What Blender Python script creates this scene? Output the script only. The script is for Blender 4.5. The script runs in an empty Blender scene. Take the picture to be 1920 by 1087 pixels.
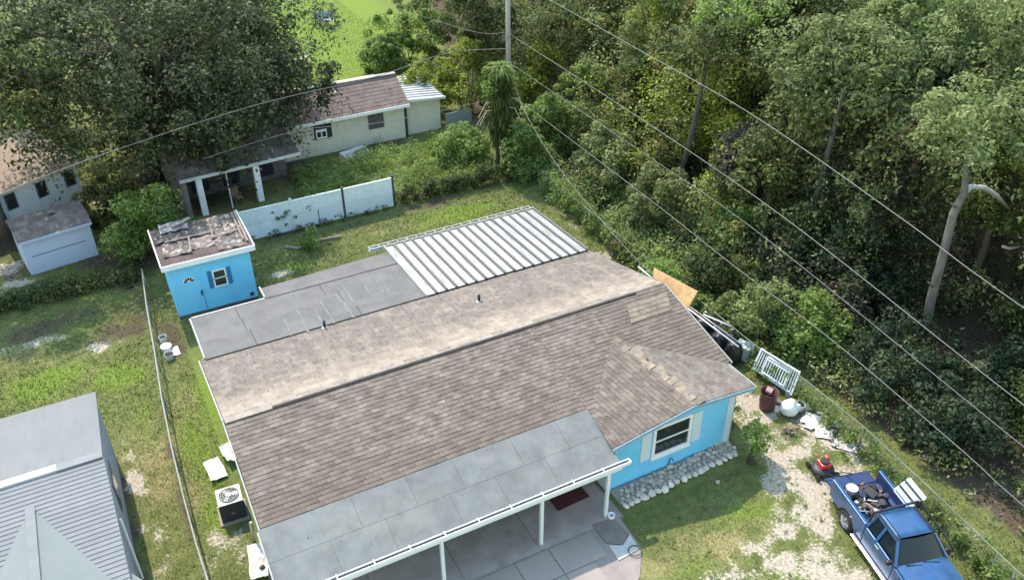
import bpy, math, random
import numpy as np
from mathutils import Matrix, Vector

# ------------------------------------------------------------------ camera, sky, sun, exposure
S = bpy.context.scene
COL = S.collection
CAM_F, CAM_PITCH, CAM_ROLL, CAM_YAW, CAM_H = 1633.0, 34.0, -0.4, 27.25, 24.0
_p, _r, _y = [math.radians(a) for a in (CAM_PITCH, CAM_ROLL, CAM_YAW)]
FW = np.array([math.sin(_y)*math.cos(_p), math.cos(_y)*math.cos(_p), -math.sin(_p)])
_rt = np.array([math.cos(_y), -math.sin(_y), 0.0]); _up = np.cross(_rt, FW)
RT = math.cos(_r)*_rt + math.sin(_r)*_up; UP = -math.sin(_r)*_rt + math.cos(_r)*_up
ORI = np.array([0.0, 0.0, CAM_H])
cam = bpy.data.cameras.new('camera'); cam.sensor_width = 36.0; cam.lens = CAM_F/1920*36; cam.clip_end = 2000
camo = bpy.data.objects.new('camera', cam); COL.objects.link(camo)
camo.matrix_world = Matrix(((RT[0], UP[0], -FW[0], 0), (RT[1], UP[1], -FW[1], 0), (RT[2], UP[2], -FW[2], CAM_H), (0, 0, 0, 1)))
S.camera = camo

SUN_EL, SUN_DX = 54.5, 0.12           # light travels towards -Y (the viewer), a hair to +X
SUN_DIR = Vector((SUN_DX, -1.0, -math.tan(math.radians(SUN_EL)))).normalized()
w = bpy.data.worlds.new('World'); S.world = w; w.use_nodes = True
nt = w.node_tree; bg = nt.nodes['Background']
sky = nt.nodes.new('ShaderNodeTexSky'); sky.sky_type = 'NISHITA'; sky.sun_disc = False
sky.sun_elevation = math.radians(SUN_EL); sky.sun_rotation = math.atan2(-SUN_DIR.x, -SUN_DIR.y)
sky.air_density = 2.6; sky.dust_density = 0.8; sky.ozone_density = 3.2
nt.links.new(sky.outputs[0], bg.inputs[0]); bg.inputs[1].default_value = 0.15
sl = bpy.data.lights.new('sun', 'SUN'); sl.energy = 2.3; sl.angle = math.radians(0.53); sl.color = (1.0, 0.865, 0.71)
so = bpy.data.objects.new('sun', sl); COL.objects.link(so); so.rotation_euler = SUN_DIR.to_track_quat('-Z', 'Y').to_euler()
so.location = (0, 60, 60)
S.view_settings.view_transform = 'Standard'; S.view_settings.look = 'None'; S.view_settings.gamma = 1.0
S.view_settings.use_curve_mapping = False; S.view_settings.exposure = 1.5
S.cycles.max_bounces = 6; S.cycles.transparent_max_bounces = 6
S.cycles.sample_clamp_indirect = 6.0

def at(px, py, z=0.0):
    """world point at height z seen at photo pixel (1920 wide)"""
    d = RT*((px-960)/CAM_F) - UP*((py-543.5)/CAM_F) + FW
    return Vector(ORI + d*((z-CAM_H)/d[2]))

# ------------------------------------------------------------------ materials
MATS = {}
def mat(name, col, rough=.8, var=.15, scale=3.0, bump=.0, bscale=40.0, metal=0.0, rand=.0, col2=None, stain=None, stain_amt=.35, stain_scale=1.0, coat=0.0, detail=6.0, stretch=None, spec=.4, band=None):
    """procedural: base colour broken up by noise, optional second colour, blotchy stain, piece-to-piece variation and bump"""
    if name in MATS: return MATS[name]
    m = bpy.data.materials.new(name); m.use_nodes = True; N = m.node_tree.nodes; L = m.node_tree.links
    b = N['Principled BSDF']; b.inputs['Roughness'].default_value = rough; b.inputs['Metallic'].default_value = metal
    b.inputs['Specular IOR Level'].default_value = spec
    if coat: b.inputs['Coat Weight'].default_value = coat; b.inputs['Coat Roughness'].default_value = .08
    tc = N.new('ShaderNodeTexCoord'); src = tc.outputs['Object']
    if stretch:
        mp = N.new('ShaderNodeMapping'); mp.inputs['Scale'].default_value = stretch; L.new(src, mp.inputs[0]); src = mp.outputs[0]
    nz = N.new('ShaderNodeTexNoise'); nz.inputs['Scale'].default_value = scale; nz.inputs['Detail'].default_value = detail; nz.inputs['Roughness'].default_value = .65
    L.new(src, nz.inputs['Vector'])
    rp = N.new('ShaderNodeValToRGB'); e = rp.color_ramp.elements
    c1 = [c*(1-var) for c in col]; c2 = col2 if col2 else [min(1, c*(1+var)) for c in col]
    e[0].position = .3; e[0].color = (*c1, 1); e[1].position = .7; e[1].color = (*c2, 1)
    L.new(nz.outputs['Fac'], rp.inputs[0]); out = rp.outputs[0]
    if stain:
        n2 = N.new('ShaderNodeTexNoise'); n2.inputs['Scale'].default_value = stain_scale; n2.inputs['Detail'].default_value = 8; n2.inputs['Roughness'].default_value = .7
        L.new(src, n2.inputs['Vector'])
        r2 = N.new('ShaderNodeMapRange'); r2.inputs[1].default_value = .48; r2.inputs[2].default_value = .68; r2.inputs[4].default_value = stain_amt
        L.new(n2.outputs['Fac'], r2.inputs[0])
        fac = r2.outputs[0]
        if band:   # wear reaching down from the ridge, broken up by the same noise
            sx = N.new('ShaderNodeSeparateXYZ'); L.new(tc.outputs['Object'], sx.inputs[0])
            ma = N.new('ShaderNodeMath'); ma.operation = 'MULTIPLY_ADD'; L.new(n2.outputs['Fac'], ma.inputs[0]); ma.inputs[1].default_value = -5.0; L.new(sx.outputs['Y'], ma.inputs[2])
            mb_ = N.new('ShaderNodeMapRange'); mb_.inputs[1].default_value = -3.1+band[0]; mb_.inputs[2].default_value = -3.3; mb_.inputs[4].default_value = band[1]; L.new(ma.outputs[0], mb_.inputs[0])
            mm = N.new('ShaderNodeMath'); mm.operation = 'MAXIMUM'; L.new(fac, mm.inputs[0]); L.new(mb_.outputs[0], mm.inputs[1]); fac = mm.outputs[0]
        mx = N.new('ShaderNodeMix'); mx.data_type = 'RGBA'; L.new(fac, mx.inputs[0]); L.new(out, mx.inputs[6]); mx.inputs[7].default_value = (*stain, 1)
        out = mx.outputs[2]
    if rand:
        oi = N.new('ShaderNodeObjectInfo'); ge = N.new('ShaderNodeNewGeometry')
        ad = N.new('ShaderNodeMath'); ad.operation = 'ADD'; L.new(oi.outputs['Random'], ad.inputs[0]); L.new(ge.outputs['Random Per Island'], ad.inputs[1])
        fr = N.new('ShaderNodeMath'); fr.operation = 'FRACT'; L.new(ad.outputs[0], fr.inputs[0])
        mr = N.new('ShaderNodeMapRange'); mr.inputs[3].default_value = 1-rand; mr.inputs[4].default_value = 1+rand; L.new(fr.outputs[0], mr.inputs[0])
        hs = N.new('ShaderNodeHueSaturation'); L.new(mr.outputs[0], hs.inputs['Value']); L.new(out, hs.inputs['Color']); out = hs.outputs[0]
    L.new(out, b.inputs['Base Color'])
    if bump:
        n3 = N.new('ShaderNodeTexNoise'); n3.inputs['Scale'].default_value = bscale; n3.inputs['Detail'].default_value = 4; L.new(src, n3.inputs['Vector'])
        bp = N.new('ShaderNodeBump'); bp.inputs['Strength'].default_value = bump; bp.inputs['Distance'].default_value = .03
        L.new(n3.outputs['Fac'], bp.inputs['Height']); L.new(bp.outputs[0], b.inputs['Normal'])
    MATS[name] = m; return m

def leaf_mat(name, cols, trans=.35, rough=.55, gain=1.0):
    """leaf colours spread over single leaves, a little light passing through"""
    cols = [tuple(q*gain for q in c) for c in cols]
    if name in MATS: return MATS[name]
    m = bpy.data.materials.new(name); m.use_nodes = True; N = m.node_tree.nodes; L = m.node_tree.links
    b = N['Principled BSDF']; b.inputs['Roughness'].default_value = rough; b.inputs['Specular IOR Level'].default_value = .3
    ge = N.new('ShaderNodeNewGeometry'); rp = N.new('ShaderNodeValToRGB'); e = rp.color_ramp.elements
    while len(e) < len(cols): e.new(.5)
    for i, c in enumerate(cols): e[i].position = i/(len(cols)-1); e[i].color = (*c, 1)
    tc = N.new('ShaderNodeTexCoord'); nz = N.new('ShaderNodeTexNoise'); nz.inputs['Scale'].default_value = .55; nz.inputs['Detail'].default_value = 3
    L.new(tc.outputs['Object'], nz.inputs['Vector'])
    mi = N.new('ShaderNodeMath'); mi.operation = 'MULTIPLY_ADD'; L.new(nz.outputs['Fac'], mi.inputs[0]); mi.inputs[1].default_value = 1.6; mi.inputs[2].default_value = -.8
    ad = N.new('ShaderNodeMath'); ad.operation = 'ADD'; ad.use_clamp = True; L.new(ge.outputs['Random Per Island'], ad.inputs[0]); L.new(mi.outputs[0], ad.inputs[1])
    L.new(ad.outputs[0], rp.inputs[0])
    oi = N.new('ShaderNodeObjectInfo'); mr = N.new('ShaderNodeMapRange'); mr.inputs[3].default_value = .82; mr.inputs[4].default_value = 1.18; L.new(oi.outputs['Random'], mr.inputs[0])
    hs = N.new('ShaderNodeHueSaturation'); L.new(mr.outputs[0], hs.inputs['Value']); L.new(rp.outputs[0], hs.inputs['Color'])
    L.new(hs.outputs[0], b.inputs['Base Color'])
    tr = N.new('ShaderNodeBsdfTranslucent'); L.new(hs.outputs[0], tr.inputs[0]); ms = N.new('ShaderNodeMixShader'); ms.inputs[0].default_value = trans
    L.new(b.outputs[0], ms.inputs[1]); L.new(tr.outputs[0], ms.inputs[2]); L.new(ms.outputs[0], N['Material Output'].inputs[0])
    MATS[name] = m; return m

def glass_mat(name, col=(.02, .025, .03)):
    if name in MATS: return MATS[name]
    m = mat(name, col, rough=.06, var=.3, scale=1.5, spec=.8); return m

# ------------------------------------------------------------------ mesh builder
ROOTM = {}
class MB:
    def __init__(s): s.v = []; s.f = []
    def poly(s, pts):
        i = len(s.v); s.v += [tuple(p) for p in pts]; s.f.append(tuple(range(i, i+len(pts)))); return s
    def hexa(s, b, t):
        """bottom ring b, top ring t (same count, counter-clockwise from above)"""
        n = len(b); i = len(s.v); s.v += [tuple(p) for p in b]+[tuple(p) for p in t]
        s.f.append(tuple(range(i+n-1, i-1, -1))); s.f.append(tuple(range(i+n, i+2*n)))
        for k in range(n): s.f.append((i+k, i+(k+1) % n, i+n+(k+1) % n, i+n+k))
        return s
    def box(s, x0, x1, y0, y1, z0, z1):
        b = [(x0, y0, z0), (x1, y0, z0), (x1, y1, z0), (x0, y1, z0)]
        return s.hexa(b, [(p[0], p[1], z1) for p in b])
    def obox(s, c, size, rz=0, rx=0, ry=0):
        """box of a size centred at c, turned"""
        M = Matrix.Translation(c) @ Matrix.Rotation(rz, 4, 'Z') @ Matrix.Rotation(rx, 4, 'X') @ Matrix.Rotation(ry, 4, 'Y')
        a, b, d = [q/2 for q in size]
        P = [M @ Vector(p) for p in ((-a, -b, -d), (a, -b, -d), (a, b, -d), (-a, b, -d), (-a, -b, d), (a, -b, d), (a, b, d), (-a, b, d))]
        return s.hexa(P[:4], P[4:])
    def slab(s, pts, t):
        """thin sheet through pts (counter-clockwise from above), thickness t downwards"""
        return s.hexa([(p[0], p[1], p[2]-t) for p in pts], pts)
    def bar(s, a, b, wd, ht=None, up=(0, 0, 1)):
        a = Vector(a); b = Vector(b); d = (b-a).normalized(); ht = ht or wd
        u = Vector(up); 
        if abs(d.dot(u)) > .98: u = Vector((0, 1, 0))
        sx = d.cross(u).normalized(); sz = sx.cross(d).normalized()
        R = [(-wd/2, -ht/2), (wd/2, -ht/2), (wd/2, ht/2), (-wd/2, ht/2)]
        return s.hexa([a+sx*p+sz*q for p, q in R], [b+sx*p+sz*q for p, q in R])
    def tube(s, pts, r, n=8, r1=None, cap=True):
        pts = [Vector(p) for p in pts]; m = len(pts); i = len(s.v); rs = r if isinstance(r, (list, tuple)) else [r+(((r if r1 is None else r1)-r)*k/max(1, m-1)) for k in range(m)]
        ref = None
        for k, p in enumerate(pts):
            d = (pts[min(k+1, m-1)]-pts[max(k-1, 0)]).normalized()
            if ref is None: ref = d.orthogonal().normalized()
            ref = (ref-d*ref.dot(d)).normalized(); q = d.cross(ref)
            for j in range(n):
                a = 2*math.pi*j/n; s.v.append(tuple(p+(ref*math.cos(a)+q*math.sin(a))*rs[k]))
        for k in range(m-1):
            for j in range(n):
                s.f.append((i+k*n+j, i+k*n+(j+1) % n, i+(k+1)*n+(j+1) % n, i+(k+1)*n+j))
        if cap:
            s.f.append(tuple(i+j for j in range(n-1, -1, -1))); s.f.append(tuple(i+(m-1)*n+j for j in range(n)))
        return s
    def lathe(s, c, prof, n=16, M=None):
        i = len(s.v); m = len(prof)
        for r, z in prof:
            for j in range(n):
                a = 2*math.pi*j/n; p = Vector((r*math.cos(a), r*math.sin(a), z))
                if M is not None: p = M @ p
                s.v.append(tuple(Vector(c)+p))
        for k in range(m-1):
            for j in range(n): s.f.append((i+k*n+j, i+k*n+(j+1) % n, i+(k+1)*n+(j+1) % n, i+(k+1)*n+j))
        return s
    def rock(s, c, r, rng, n=1, flat=.7):
        t = (1+5**.5)/2
        P = [(-1, t, 0), (1, t, 0), (-1, -t, 0), (1, -t, 0), (0, -1, t), (0, 1, t), (0, -1, -t), (0, 1, -t), (t, 0, -1), (t, 0, 1), (-t, 0, -1), (-t, 0, 1)]
        F = [(0, 11, 5), (0, 5, 1), (0, 1, 7), (0, 7, 10), (0, 10, 11), (1, 5, 9), (5, 11, 4), (11, 10, 2), (10, 7, 6), (7, 1, 8), (3, 9, 4), (3, 4, 2), (3, 2, 6), (3, 6, 8), (3, 8, 9), (4, 9, 5), (2, 4, 11), (6, 2, 10), (8, 6, 7), (9, 8, 1)]
        i = len(s.v); rx, ry = (r if isinstance(r, tuple) else (r, r))
        for p in P:
            q = Vector(p).normalized()*rng.uniform(.75, 1.1); s.v.append((c[0]+q.x*rx, c[1]+q.y*ry, c[2]+q.z*min(rx, ry)*flat))
        s.f += [tuple(i+k for k in f) for f in F]; return s
    def mesh(s, name):
        me = bpy.data.meshes.new(name); me.from_pydata(s.v, [], s.f); return me
    def build(s, name, m, parent=None, label=None, cat=None, group=None, kind=None, smooth=False, bevel=0, local=False, origin=None, plabel=None):
        if parent is not None and not local:
            r = parent
            while r.parent is not None: r = r.parent
            inv = ROOTM.get(r.name)
            if inv is not None: s.v = [tuple(inv @ Vector(p)) for p in s.v]
        loc = None
        if parent is None and kind != 'structure' and s.v:
            a = np.array(s.v); loc = origin if origin is not None else Vector(((a[:, 0].min()+a[:, 0].max())/2, (a[:, 1].min()+a[:, 1].max())/2, a[:, 2].min()))
            s.v = [tuple(Vector(p)-loc) for p in s.v]
        me = s.mesh(name); me.materials.append(m)
        o = bpy.data.objects.new(name, me); COL.objects.link(o)
        if loc is not None: o.location = loc
        if parent is not None: o.parent = parent
        elif loc is not None: ROOTM[o.name] = Matrix.Translation(-Vector(loc))
        if smooth:
            for p in me.polygons: p.use_smooth = True
        if bevel:
            b = o.modifiers.new('bevel', 'BEVEL'); b.width = bevel; b.segments = 2; b.limit_method = 'ANGLE'; b.angle_limit = math.radians(35)
        tag(o, label, cat, group, kind)
        if plabel: o['label'] = plabel
        return o
def tag(o, label=None, cat=None, group=None, kind=None):
    if label: o['label'] = label
    if cat: o['category'] = cat
    if group: o['group'] = group
    if kind: o['kind'] = kind
def thing(name, label, cat, loc, rz=0.0, group=None):
    o = bpy.data.objects.new(name, None); o.empty_display_size = .3; COL.objects.link(o)
    o.location = loc; o.rotation_euler = (0, 0, rz); tag(o, label, cat, group)
    ROOTM[o.name] = (Matrix.Translation(loc) @ Matrix.Rotation(rz, 4, 'Z')).inverted(); return o
def inst(name, me, parent, M):
    """a piece sharing mesh data; M is the world matrix"""
    o = bpy.data.objects.new(name, me); COL.objects.link(o); r = parent
    while r is not None and r.parent is not None: r = r.parent
    if parent is not None:
        o.parent = parent; o.matrix_basis = ROOTM[r.name] @ M
    else: o.matrix_basis = M
    return o

# ------------------------------------------------------------------ noise
def _hash(ix, iy, seed):
    h = (ix.astype(np.int64)*374761393 + iy.astype(np.int64)*668265263 + seed*974711) & 0x7fffffff
    h = ((h ^ (h >> 13))*1274126177) & 0x7fffffff
    return ((h ^ (h >> 16)) & 0xffff)/65535.0
def vnoise(x, y, seed=0):
    ix = np.floor(x); iy = np.floor(y); fx = x-ix; fy = y-iy; fx = fx*fx*(3-2*fx); fy = fy*fy*(3-2*fy)
    a = _hash(ix, iy, seed); b = _hash(ix+1, iy, seed); c = _hash(ix, iy+1, seed); d = _hash(ix+1, iy+1, seed)
    return (a*(1-fx)+b*fx)*(1-fy)+(c*(1-fx)+d*fx)*fy
def fbm(x, y, seed=0, o=4):
    r = 0; a = .5
    for k in range(o): r = r+a*vnoise(x*2**k, y*2**k, seed+k*17); a *= .5
    return r/(1-.5**o)

# ------------------------------------------------------------------ ground
def blobs(x, y, L):
    v = np.zeros_like(x)
    for (px, py, rx, ry, wgt) in L:
        c = at(px, py); d = ((x-c.x)/rx)**2+((y-c.y)/ry)**2
        v = np.maximum(v, wgt*np.exp(-d*.8))
    return v
SAND = [(1420, 770, 1.2, 1.6, .75), (1470, 850, 1.6, 1.3, .8), (1530, 900, .8, 1.0, .8), (1600, 900, .9, 1.6, .7), (1440, 1040, 1.6, 1.0, .7), (1330, 1075, 1.8, .6, .55), (1460, 900, 1.3, 1.0, .85), (1510, 960, 1.0, 1.4, .85), (1480, 1010, 1.4, .9, .75), (1400, 1070, 1.8, .8, .6), (1560, 1060, 1.1, 1.2, .8), (1440, 800, 1.5, 1.5, .62), (1570, 830, 1.2, 1.2, .8),
        (1530, 800, .8, .8, .8), (262, 930, .35, 3.2, .8), (290, 1000, .5, 2.0, .62), (430, 1020, .9, 1.1, .72), (245, 850, .4, 1.8, .65), (400, 1050, .6, 1.0, .7), (80, 640, 1.6, .5, .6), (190, 650, 1.2, .5, .55), (130, 770, .7, .5, .4),
        (540, 460, 1.5, .4, .55), (520, 515, 1.4, .35, .6), (1070, 410, .6, 2.2, .55), (1120, 470, .7, 1.4, .6), (560, 105, 2.0, 1.0, .6), (205, 375, .8, 1.4, .9), (15, 500, 1.2, .8, .85), (0, 540, 1.6, .5, .8), (1830, 1000, .4, .6, .5), (1500, 760, .6, .5, .6)]
SOIL_SHADE = [(120, 600, 3.5, 1.2, .62), (60, 630, 2, .7, .55), (230, 610, 1.6, 1.6, .62), (1500, 790, 1.2, 1.2, .5), (1410, 850, .8, .8, .5), (1450, 820, 1.5, 1.4, .45), (1180, 340, 2.5, 2.5, .55), (520, 440, 2.4, 1.2, .55), (640, 430, 2.8, .9, .6), (820, 380, 2.8, .7, .6), (320, 640, .8, 2.3, .62), (260, 540, 1.2, 2.6, .6), (200, 640, 2.0, 1.0, .5), (300, 460, 2, 3, .75), (240, 490, 2.6, 2.5, .8), (100, 540, 4, 1.4, .6), (520, 330, 3.5, 2.6, .75), (420, 350, 3.5, 3, .8), (340, 300, 4, 6, .8),  # left-yard patches carry painted tree shade as well as brown soil
        (1340, 950, 1.6, .6, .45), (1260, 960, 1.2, .5, .35), (700, 275, 4, 1.2, .7), (240, 960, .28, 2.6, .9), (250, 1040, .28, 2.6, .9), (340, 940, .25, 5, .5), (310, 800, .25, 4, .5), (50, 450, 3, 5, .7)]  # thin strips by grey wall and left fence: cast shadows painted as dark ground
LUSH = [(395, 760, .6, 4.5, .8), (370, 840, .7, 3.5, .7), (410, 960, .8, 1.5, .7), (1400, 960, 1.6, .8, .65), (1290, 1070, 2.0, .7, .5), (1480, 1070, .8, .6, .6), (330, 730, .6, 2, .55), (270, 780, .8, 2.5, .5), (80, 720, 2.4, 1.4, .78), (220, 705, 1.3, 1.3, .85), (200, 780, .8, 1.2, .5), (390, 800, .6, 3.0, .55), (410, 900, .6, 1.2, .6), (860, 400, 3.4, 1.1, .95), (640, 70, 7, 14, 1.3), (620, 20, 5, 12, 1.3), (560, 500, 1.6, .6, .7), (740, 290, 5, 2.5, .9), (1580, 850, .6, .6, .6), (1460, 930, .5, .5, .5), (1400, 980, 1.2, .5, .45), (25, 470, .8, .8, .8)]
DRY = [(1250, 1040, 2.4, .8, .7), (1350, 1020, 2.2, .7, .7), (350, 760, .7, 3.5, .75), (370, 920, .6, 2.0, .6), (300, 870, 1.3, 3.5, .6), (40, 680, 2, 1.6, .5), (780, 420, 2.6, .8, .7), (200, 690, 2.0, .6, .5)]
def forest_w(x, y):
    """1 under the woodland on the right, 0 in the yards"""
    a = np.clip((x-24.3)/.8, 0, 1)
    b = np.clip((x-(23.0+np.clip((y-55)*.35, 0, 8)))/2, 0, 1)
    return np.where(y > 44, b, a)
def zones(x, y):
    n = fbm(x*.9, y*.9, 5, 4)-.5; n2 = fbm(x*.35+9, y*.35, 11, 3)-.5
    n3 = fbm(x*2.3+3, y*2.3, 23, 3)-.5
    sand = blobs(x, y, SAND)*(.82+n*2.2+n3*1.8)+n*.2; soil = np.maximum(blobs(x, y, SOIL_SHADE), forest_w(x, y)*.95)*(1+n*1.0+n3*.6)+n*.2
    lush = blobs(x, y, LUSH)*(1+n*.9)+n2*.35; dry = blobs(x, y, DRY)*(.75+n*1.0)+n2*.6+.06+n3*.6
    return [np.clip(q, 0, 1) for q in (sand, soil, lush, dry)]
def zgrid(x, y):
    core = np.exp(-np.maximum(0, np.abs(x-8)-25)/20)
    return (fbm(x*.5, y*.5, 3, 3)-.5)*.07*core
def ground_material():
    m = bpy.data.materials.new('ground'); m.use_nodes = True; N = m.node_tree.nodes; L = m.node_tree.links
    b = N['Principled BSDF']; b.inputs['Roughness'].default_value = .95; b.inputs['Specular IOR Level'].default_value = .1
    at_ = N.new('ShaderNodeAttribute'); at_.attribute_name = 'zone'; sp = N.new('ShaderNodeSeparateColor'); L.new(at_.outputs['Color'], sp.inputs[0])
    tc = N.new('ShaderNodeTexCoord')
    def noise(sc, det=6, rg=.65):
        n = N.new('ShaderNodeTexNoise'); n.inputs['Scale'].default_value = sc; n.inputs['Detail'].default_value = det; n.inputs['Roughness'].default_value = rg; L.new(tc.outputs['Object'], n.inputs['Vector']); return n.outputs['Fac']
    def ramp(f, a, c, p0=.3, p1=.7):
        r = N.new('ShaderNodeValToRGB'); e = r.color_ramp.elements; e[0].position = p0; e[1].position = p1; e[0].color = (*a, 1); e[1].color = (*c, 1); L.new(f, r.inputs[0]); return r.outputs[0]
    nf, nm, nc = noise(9), noise(2.4), noise(22, 4)
    def mask(v, amt, lo, hi):
        a = N.new('ShaderNodeMath'); a.operation = 'MULTIPLY_ADD'; L.new(nf, a.inputs[0]); a.inputs[1].default_value = amt; a.inputs[2].default_value = -amt/2
        c = N.new('ShaderNodeMath'); c.operation = 'ADD'; L.new(v, c.inputs[0]); L.new(a.outputs[0], c.inputs[1])
        d = N.new('ShaderNodeMapRange'); d.interpolation_type = 'SMOOTHSTEP'; d.inputs[1].default_value = lo; d.inputs[2].default_value = hi; L.new(c.outputs[0], d.inputs[0]); return d.outputs[0]
    def mix(f, a, c):
        x = N.new('ShaderNodeMix'); x.data_type = 'RGBA'; L.new(f, x.inputs[0]); L.new(a, x.inputs[6]); L.new(c, x.inputs[7]); return x.outputs[2]
    grass = ramp(nm, (.085, .105, .034), (.165, .175, .062))
    grass = mix(mask(at_.outputs['Alpha'], .9, .25, .8), grass, ramp(nf, (.17, .15, .06), (.30, .26, .13)))
    grass = mix(mask(sp.outputs[2], .7, .3, .8), grass, ramp(nf, (.09, .14, .024), (.19, .25, .045)))
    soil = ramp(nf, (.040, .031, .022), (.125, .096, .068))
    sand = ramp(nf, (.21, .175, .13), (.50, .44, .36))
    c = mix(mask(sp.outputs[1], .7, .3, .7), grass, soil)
    c = mix(mask(sp.outputs[0], 1.3, .36, .7), c, sand)
    L.new(c, b.inputs['Base Color'])
    bp = N.new('ShaderNodeBump'); bp.inputs['Strength'].default_value = .6; bp.inputs['Distance'].default_value = .06; L.new(nc, bp.inputs['Height']); L.new(bp.outputs[0], b.inputs['Normal'])
    return m
xs = np.concatenate([[-600, -300, -150, -80, -50, -35, -25, -18], np.arange(-14, 32, .22), [33, 35, 38, 42, 48, 56, 70, 90, 130, 220, 400, 700]])
ys = np.concatenate([[-400, -150, -60, -25, -8, 0, 4], np.arange(6, 56, .22), np.arange(56.2, 100, .8), [104, 110, 120, 140, 180, 260, 400, 900]])
GX, GY = np.meshgrid(xs, ys); gz = zgrid(GX, GY)
vv = np.stack([GX.ravel(), GY.ravel(), gz.ravel()], 1); nx, ny = len(xs), len(ys)
ii = (np.arange(ny-1)[:, None]*nx+np.arange(nx-1)[None, :]).ravel()
ff = np.stack([ii, ii+1, ii+nx+1, ii+nx], 1)
def np_mesh(name, V, F, m, smooth=False):
    me = bpy.data.meshes.new(name); k = F.shape[1]
    me.vertices.add(len(V)); me.vertices.foreach_set('co', np.ascontiguousarray(V, dtype=np.float32).ravel())
    me.loops.add(F.size); me.loops.foreach_set('vertex_index', np.ascontiguousarray(F, dtype=np.int32).ravel())
    me.polygons.add(len(F)); me.polygons.foreach_set('loop_start', np.arange(0, F.size, k, dtype=np.int32))
    if smooth: me.polygons.foreach_set('use_smooth', np.ones(len(F), dtype=bool))
    me.update(calc_edges=True); me.materials.append(m); return me
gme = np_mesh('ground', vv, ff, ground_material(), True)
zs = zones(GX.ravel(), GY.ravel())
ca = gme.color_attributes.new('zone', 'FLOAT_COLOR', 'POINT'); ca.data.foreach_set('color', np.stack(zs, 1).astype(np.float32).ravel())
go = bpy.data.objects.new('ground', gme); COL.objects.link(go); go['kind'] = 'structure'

# ------------------------------------------------------------------ vegetation generators
def leaf_quads(P, N, size, rng, aspect=.5, jit=.6, droop=.0):
    """pointed leaves: one four-sided leaf per point P facing N"""
    n = len(P); N = N+rng.normal(0, jit, (n, 3)); N /= np.linalg.norm(N, axis=1)[:, None]+1e-9
    T = rng.normal(0, 1, (n, 3)); T[:, 2] -= droop*3; T -= N*(T*N).sum(1)[:, None]; T /= np.linalg.norm(T, axis=1)[:, None]+1e-9
    B = np.cross(N, T); s = (size*rng.choice([.5, .75, 1.0, 1.3], n)*rng.uniform(.85, 1.15, n))[:, None]
    V = np.empty((n, 4, 3)); V[:, 0] = P-T*s*.5; V[:, 1] = P+B*s*aspect*.5+N*s*.06; V[:, 2] = P+T*s*.5-N*s*.08; V[:, 3] = P-B*s*aspect*.5+N*s*.06
    return V.reshape(-1, 3)
def quads_faces(n): return np.arange(n*4).reshape(-1, 4)
def clump_points(C, R, per, rng, squash=.8, hang=0.0):
    """points on the shells of leaf clumps with centres C and radii R"""
    k = len(C); n = k*per
    D = rng.normal(0, 1, (n, 3)); D[:, 2] += .35; D /= np.linalg.norm(D, axis=1)[:, None]
    rr = rng.uniform(.45, 1.08, n)**.6; cc = np.repeat(C, per, 0); r = np.repeat(R, per)
    P = cc+D*(r*rr)[:, None]*np.array([1, 1, squash])
    if hang: P[:, 2] -= rng.exponential(hang, n)*(rng.random(n) < .4)
    Nn = D*.7+np.array([0, 0, .6]); return P, Nn
def crown_points(radii, nclump, cr, per, seed, low=-.5, core=.25, hang=0.0):
    rng = np.random.default_rng(seed); radii = np.array(radii)
    D = rng.normal(0, 1, (nclump*4, 3)); D /= np.linalg.norm(D, axis=1)[:, None]; D = D[D[:, 2] > low][:nclump]
    q = np.where(rng.random(len(D)) < core, rng.uniform(.2, .7, len(D)), rng.uniform(.78, 1.08, len(D)))
    lob = .52+.92*fbm(D[:, 0]*1.6+D[:, 2]*1.1+seed % 97, D[:, 1]*1.6-D[:, 2]*.7+7, seed % 991, 3)
    C = D*(q*lob)[:, None]*radii; R = cr*rng.choice([.45, .6, .8, 1.0, 1.3], len(C))*rng.uniform(.85, 1.15, len(C))
    P, Nn = clump_points(C, R, per, rng, hang=hang); return P, Nn, C, rng
def crown_mesh(name, radii, nclump, cr, per, size, m, seed, low=-.5, aspect=.5, hang=0.0, core=.25):
    P, Nn, C, rng = crown_points(radii, nclump, cr, per, seed, low, core, hang)
    return np_mesh(name, leaf_quads(P, Nn, size, rng, aspect), quads_faces(len(P)), m), C
def trunk_mb(h, r0, C, rng, lean=(0, 0), nl=6, r1f=.55, split=.55):
    """tapered trunk from the origin to height h with limbs reaching to some of the clump centres C (relative to the crown centre at lean, h)"""
    mb = MB(); top = Vector((lean[0], lean[1], h)); pts = []
    for k in range(7):
        t = k/6; pts.append(Vector((lean[0]*t**1.4+rng.normal(0, .04*h/6), lean[1]*t**1.4+rng.normal(0, .04*h/6), h*t)))
    pts[0] = Vector((0, 0, -.1)); mb.tube(pts, [r0*1.35]+[r0*(1-(1-r1f)*k/6) for k in range(1, 7)], 8)
    idx = rng.permutation(len(C))[:nl]
    for j in idx:
        t = rng.uniform(split, 1.0); a = Vector((lean[0]*t**1.4, lean[1]*t**1.4, h*t)); b = top+Vector(C[j]); 
        md = a.lerp(b, .5)+Vector((rng.normal(0, .2), rng.normal(0, .2), .25)); rr = r0*.45
        mb.tube([a, a.lerp(md, .55), md, b], [rr, rr*.75, rr*.55, rr*.15], 6)
    return mb
BARK = mat('bark', (.085, .077, .068), .95, .4, 6, bump=.6, bscale=14, stretch=(1, 1, .25))
BARK_PALE = mat('pale_bark', (.165, .158, .145), .9, .45, 5, bump=.9, bscale=9, stretch=(1, 1, .3), stain=(.14, .12, .10), stain_scale=2.2)
LEAF_OAK = leaf_mat('oak_leaf', [(.020, .032, .012), (.038, .056, .022), (.068, .092, .038), (.12, .145, .075)], .38, .6, 1.1)
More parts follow.
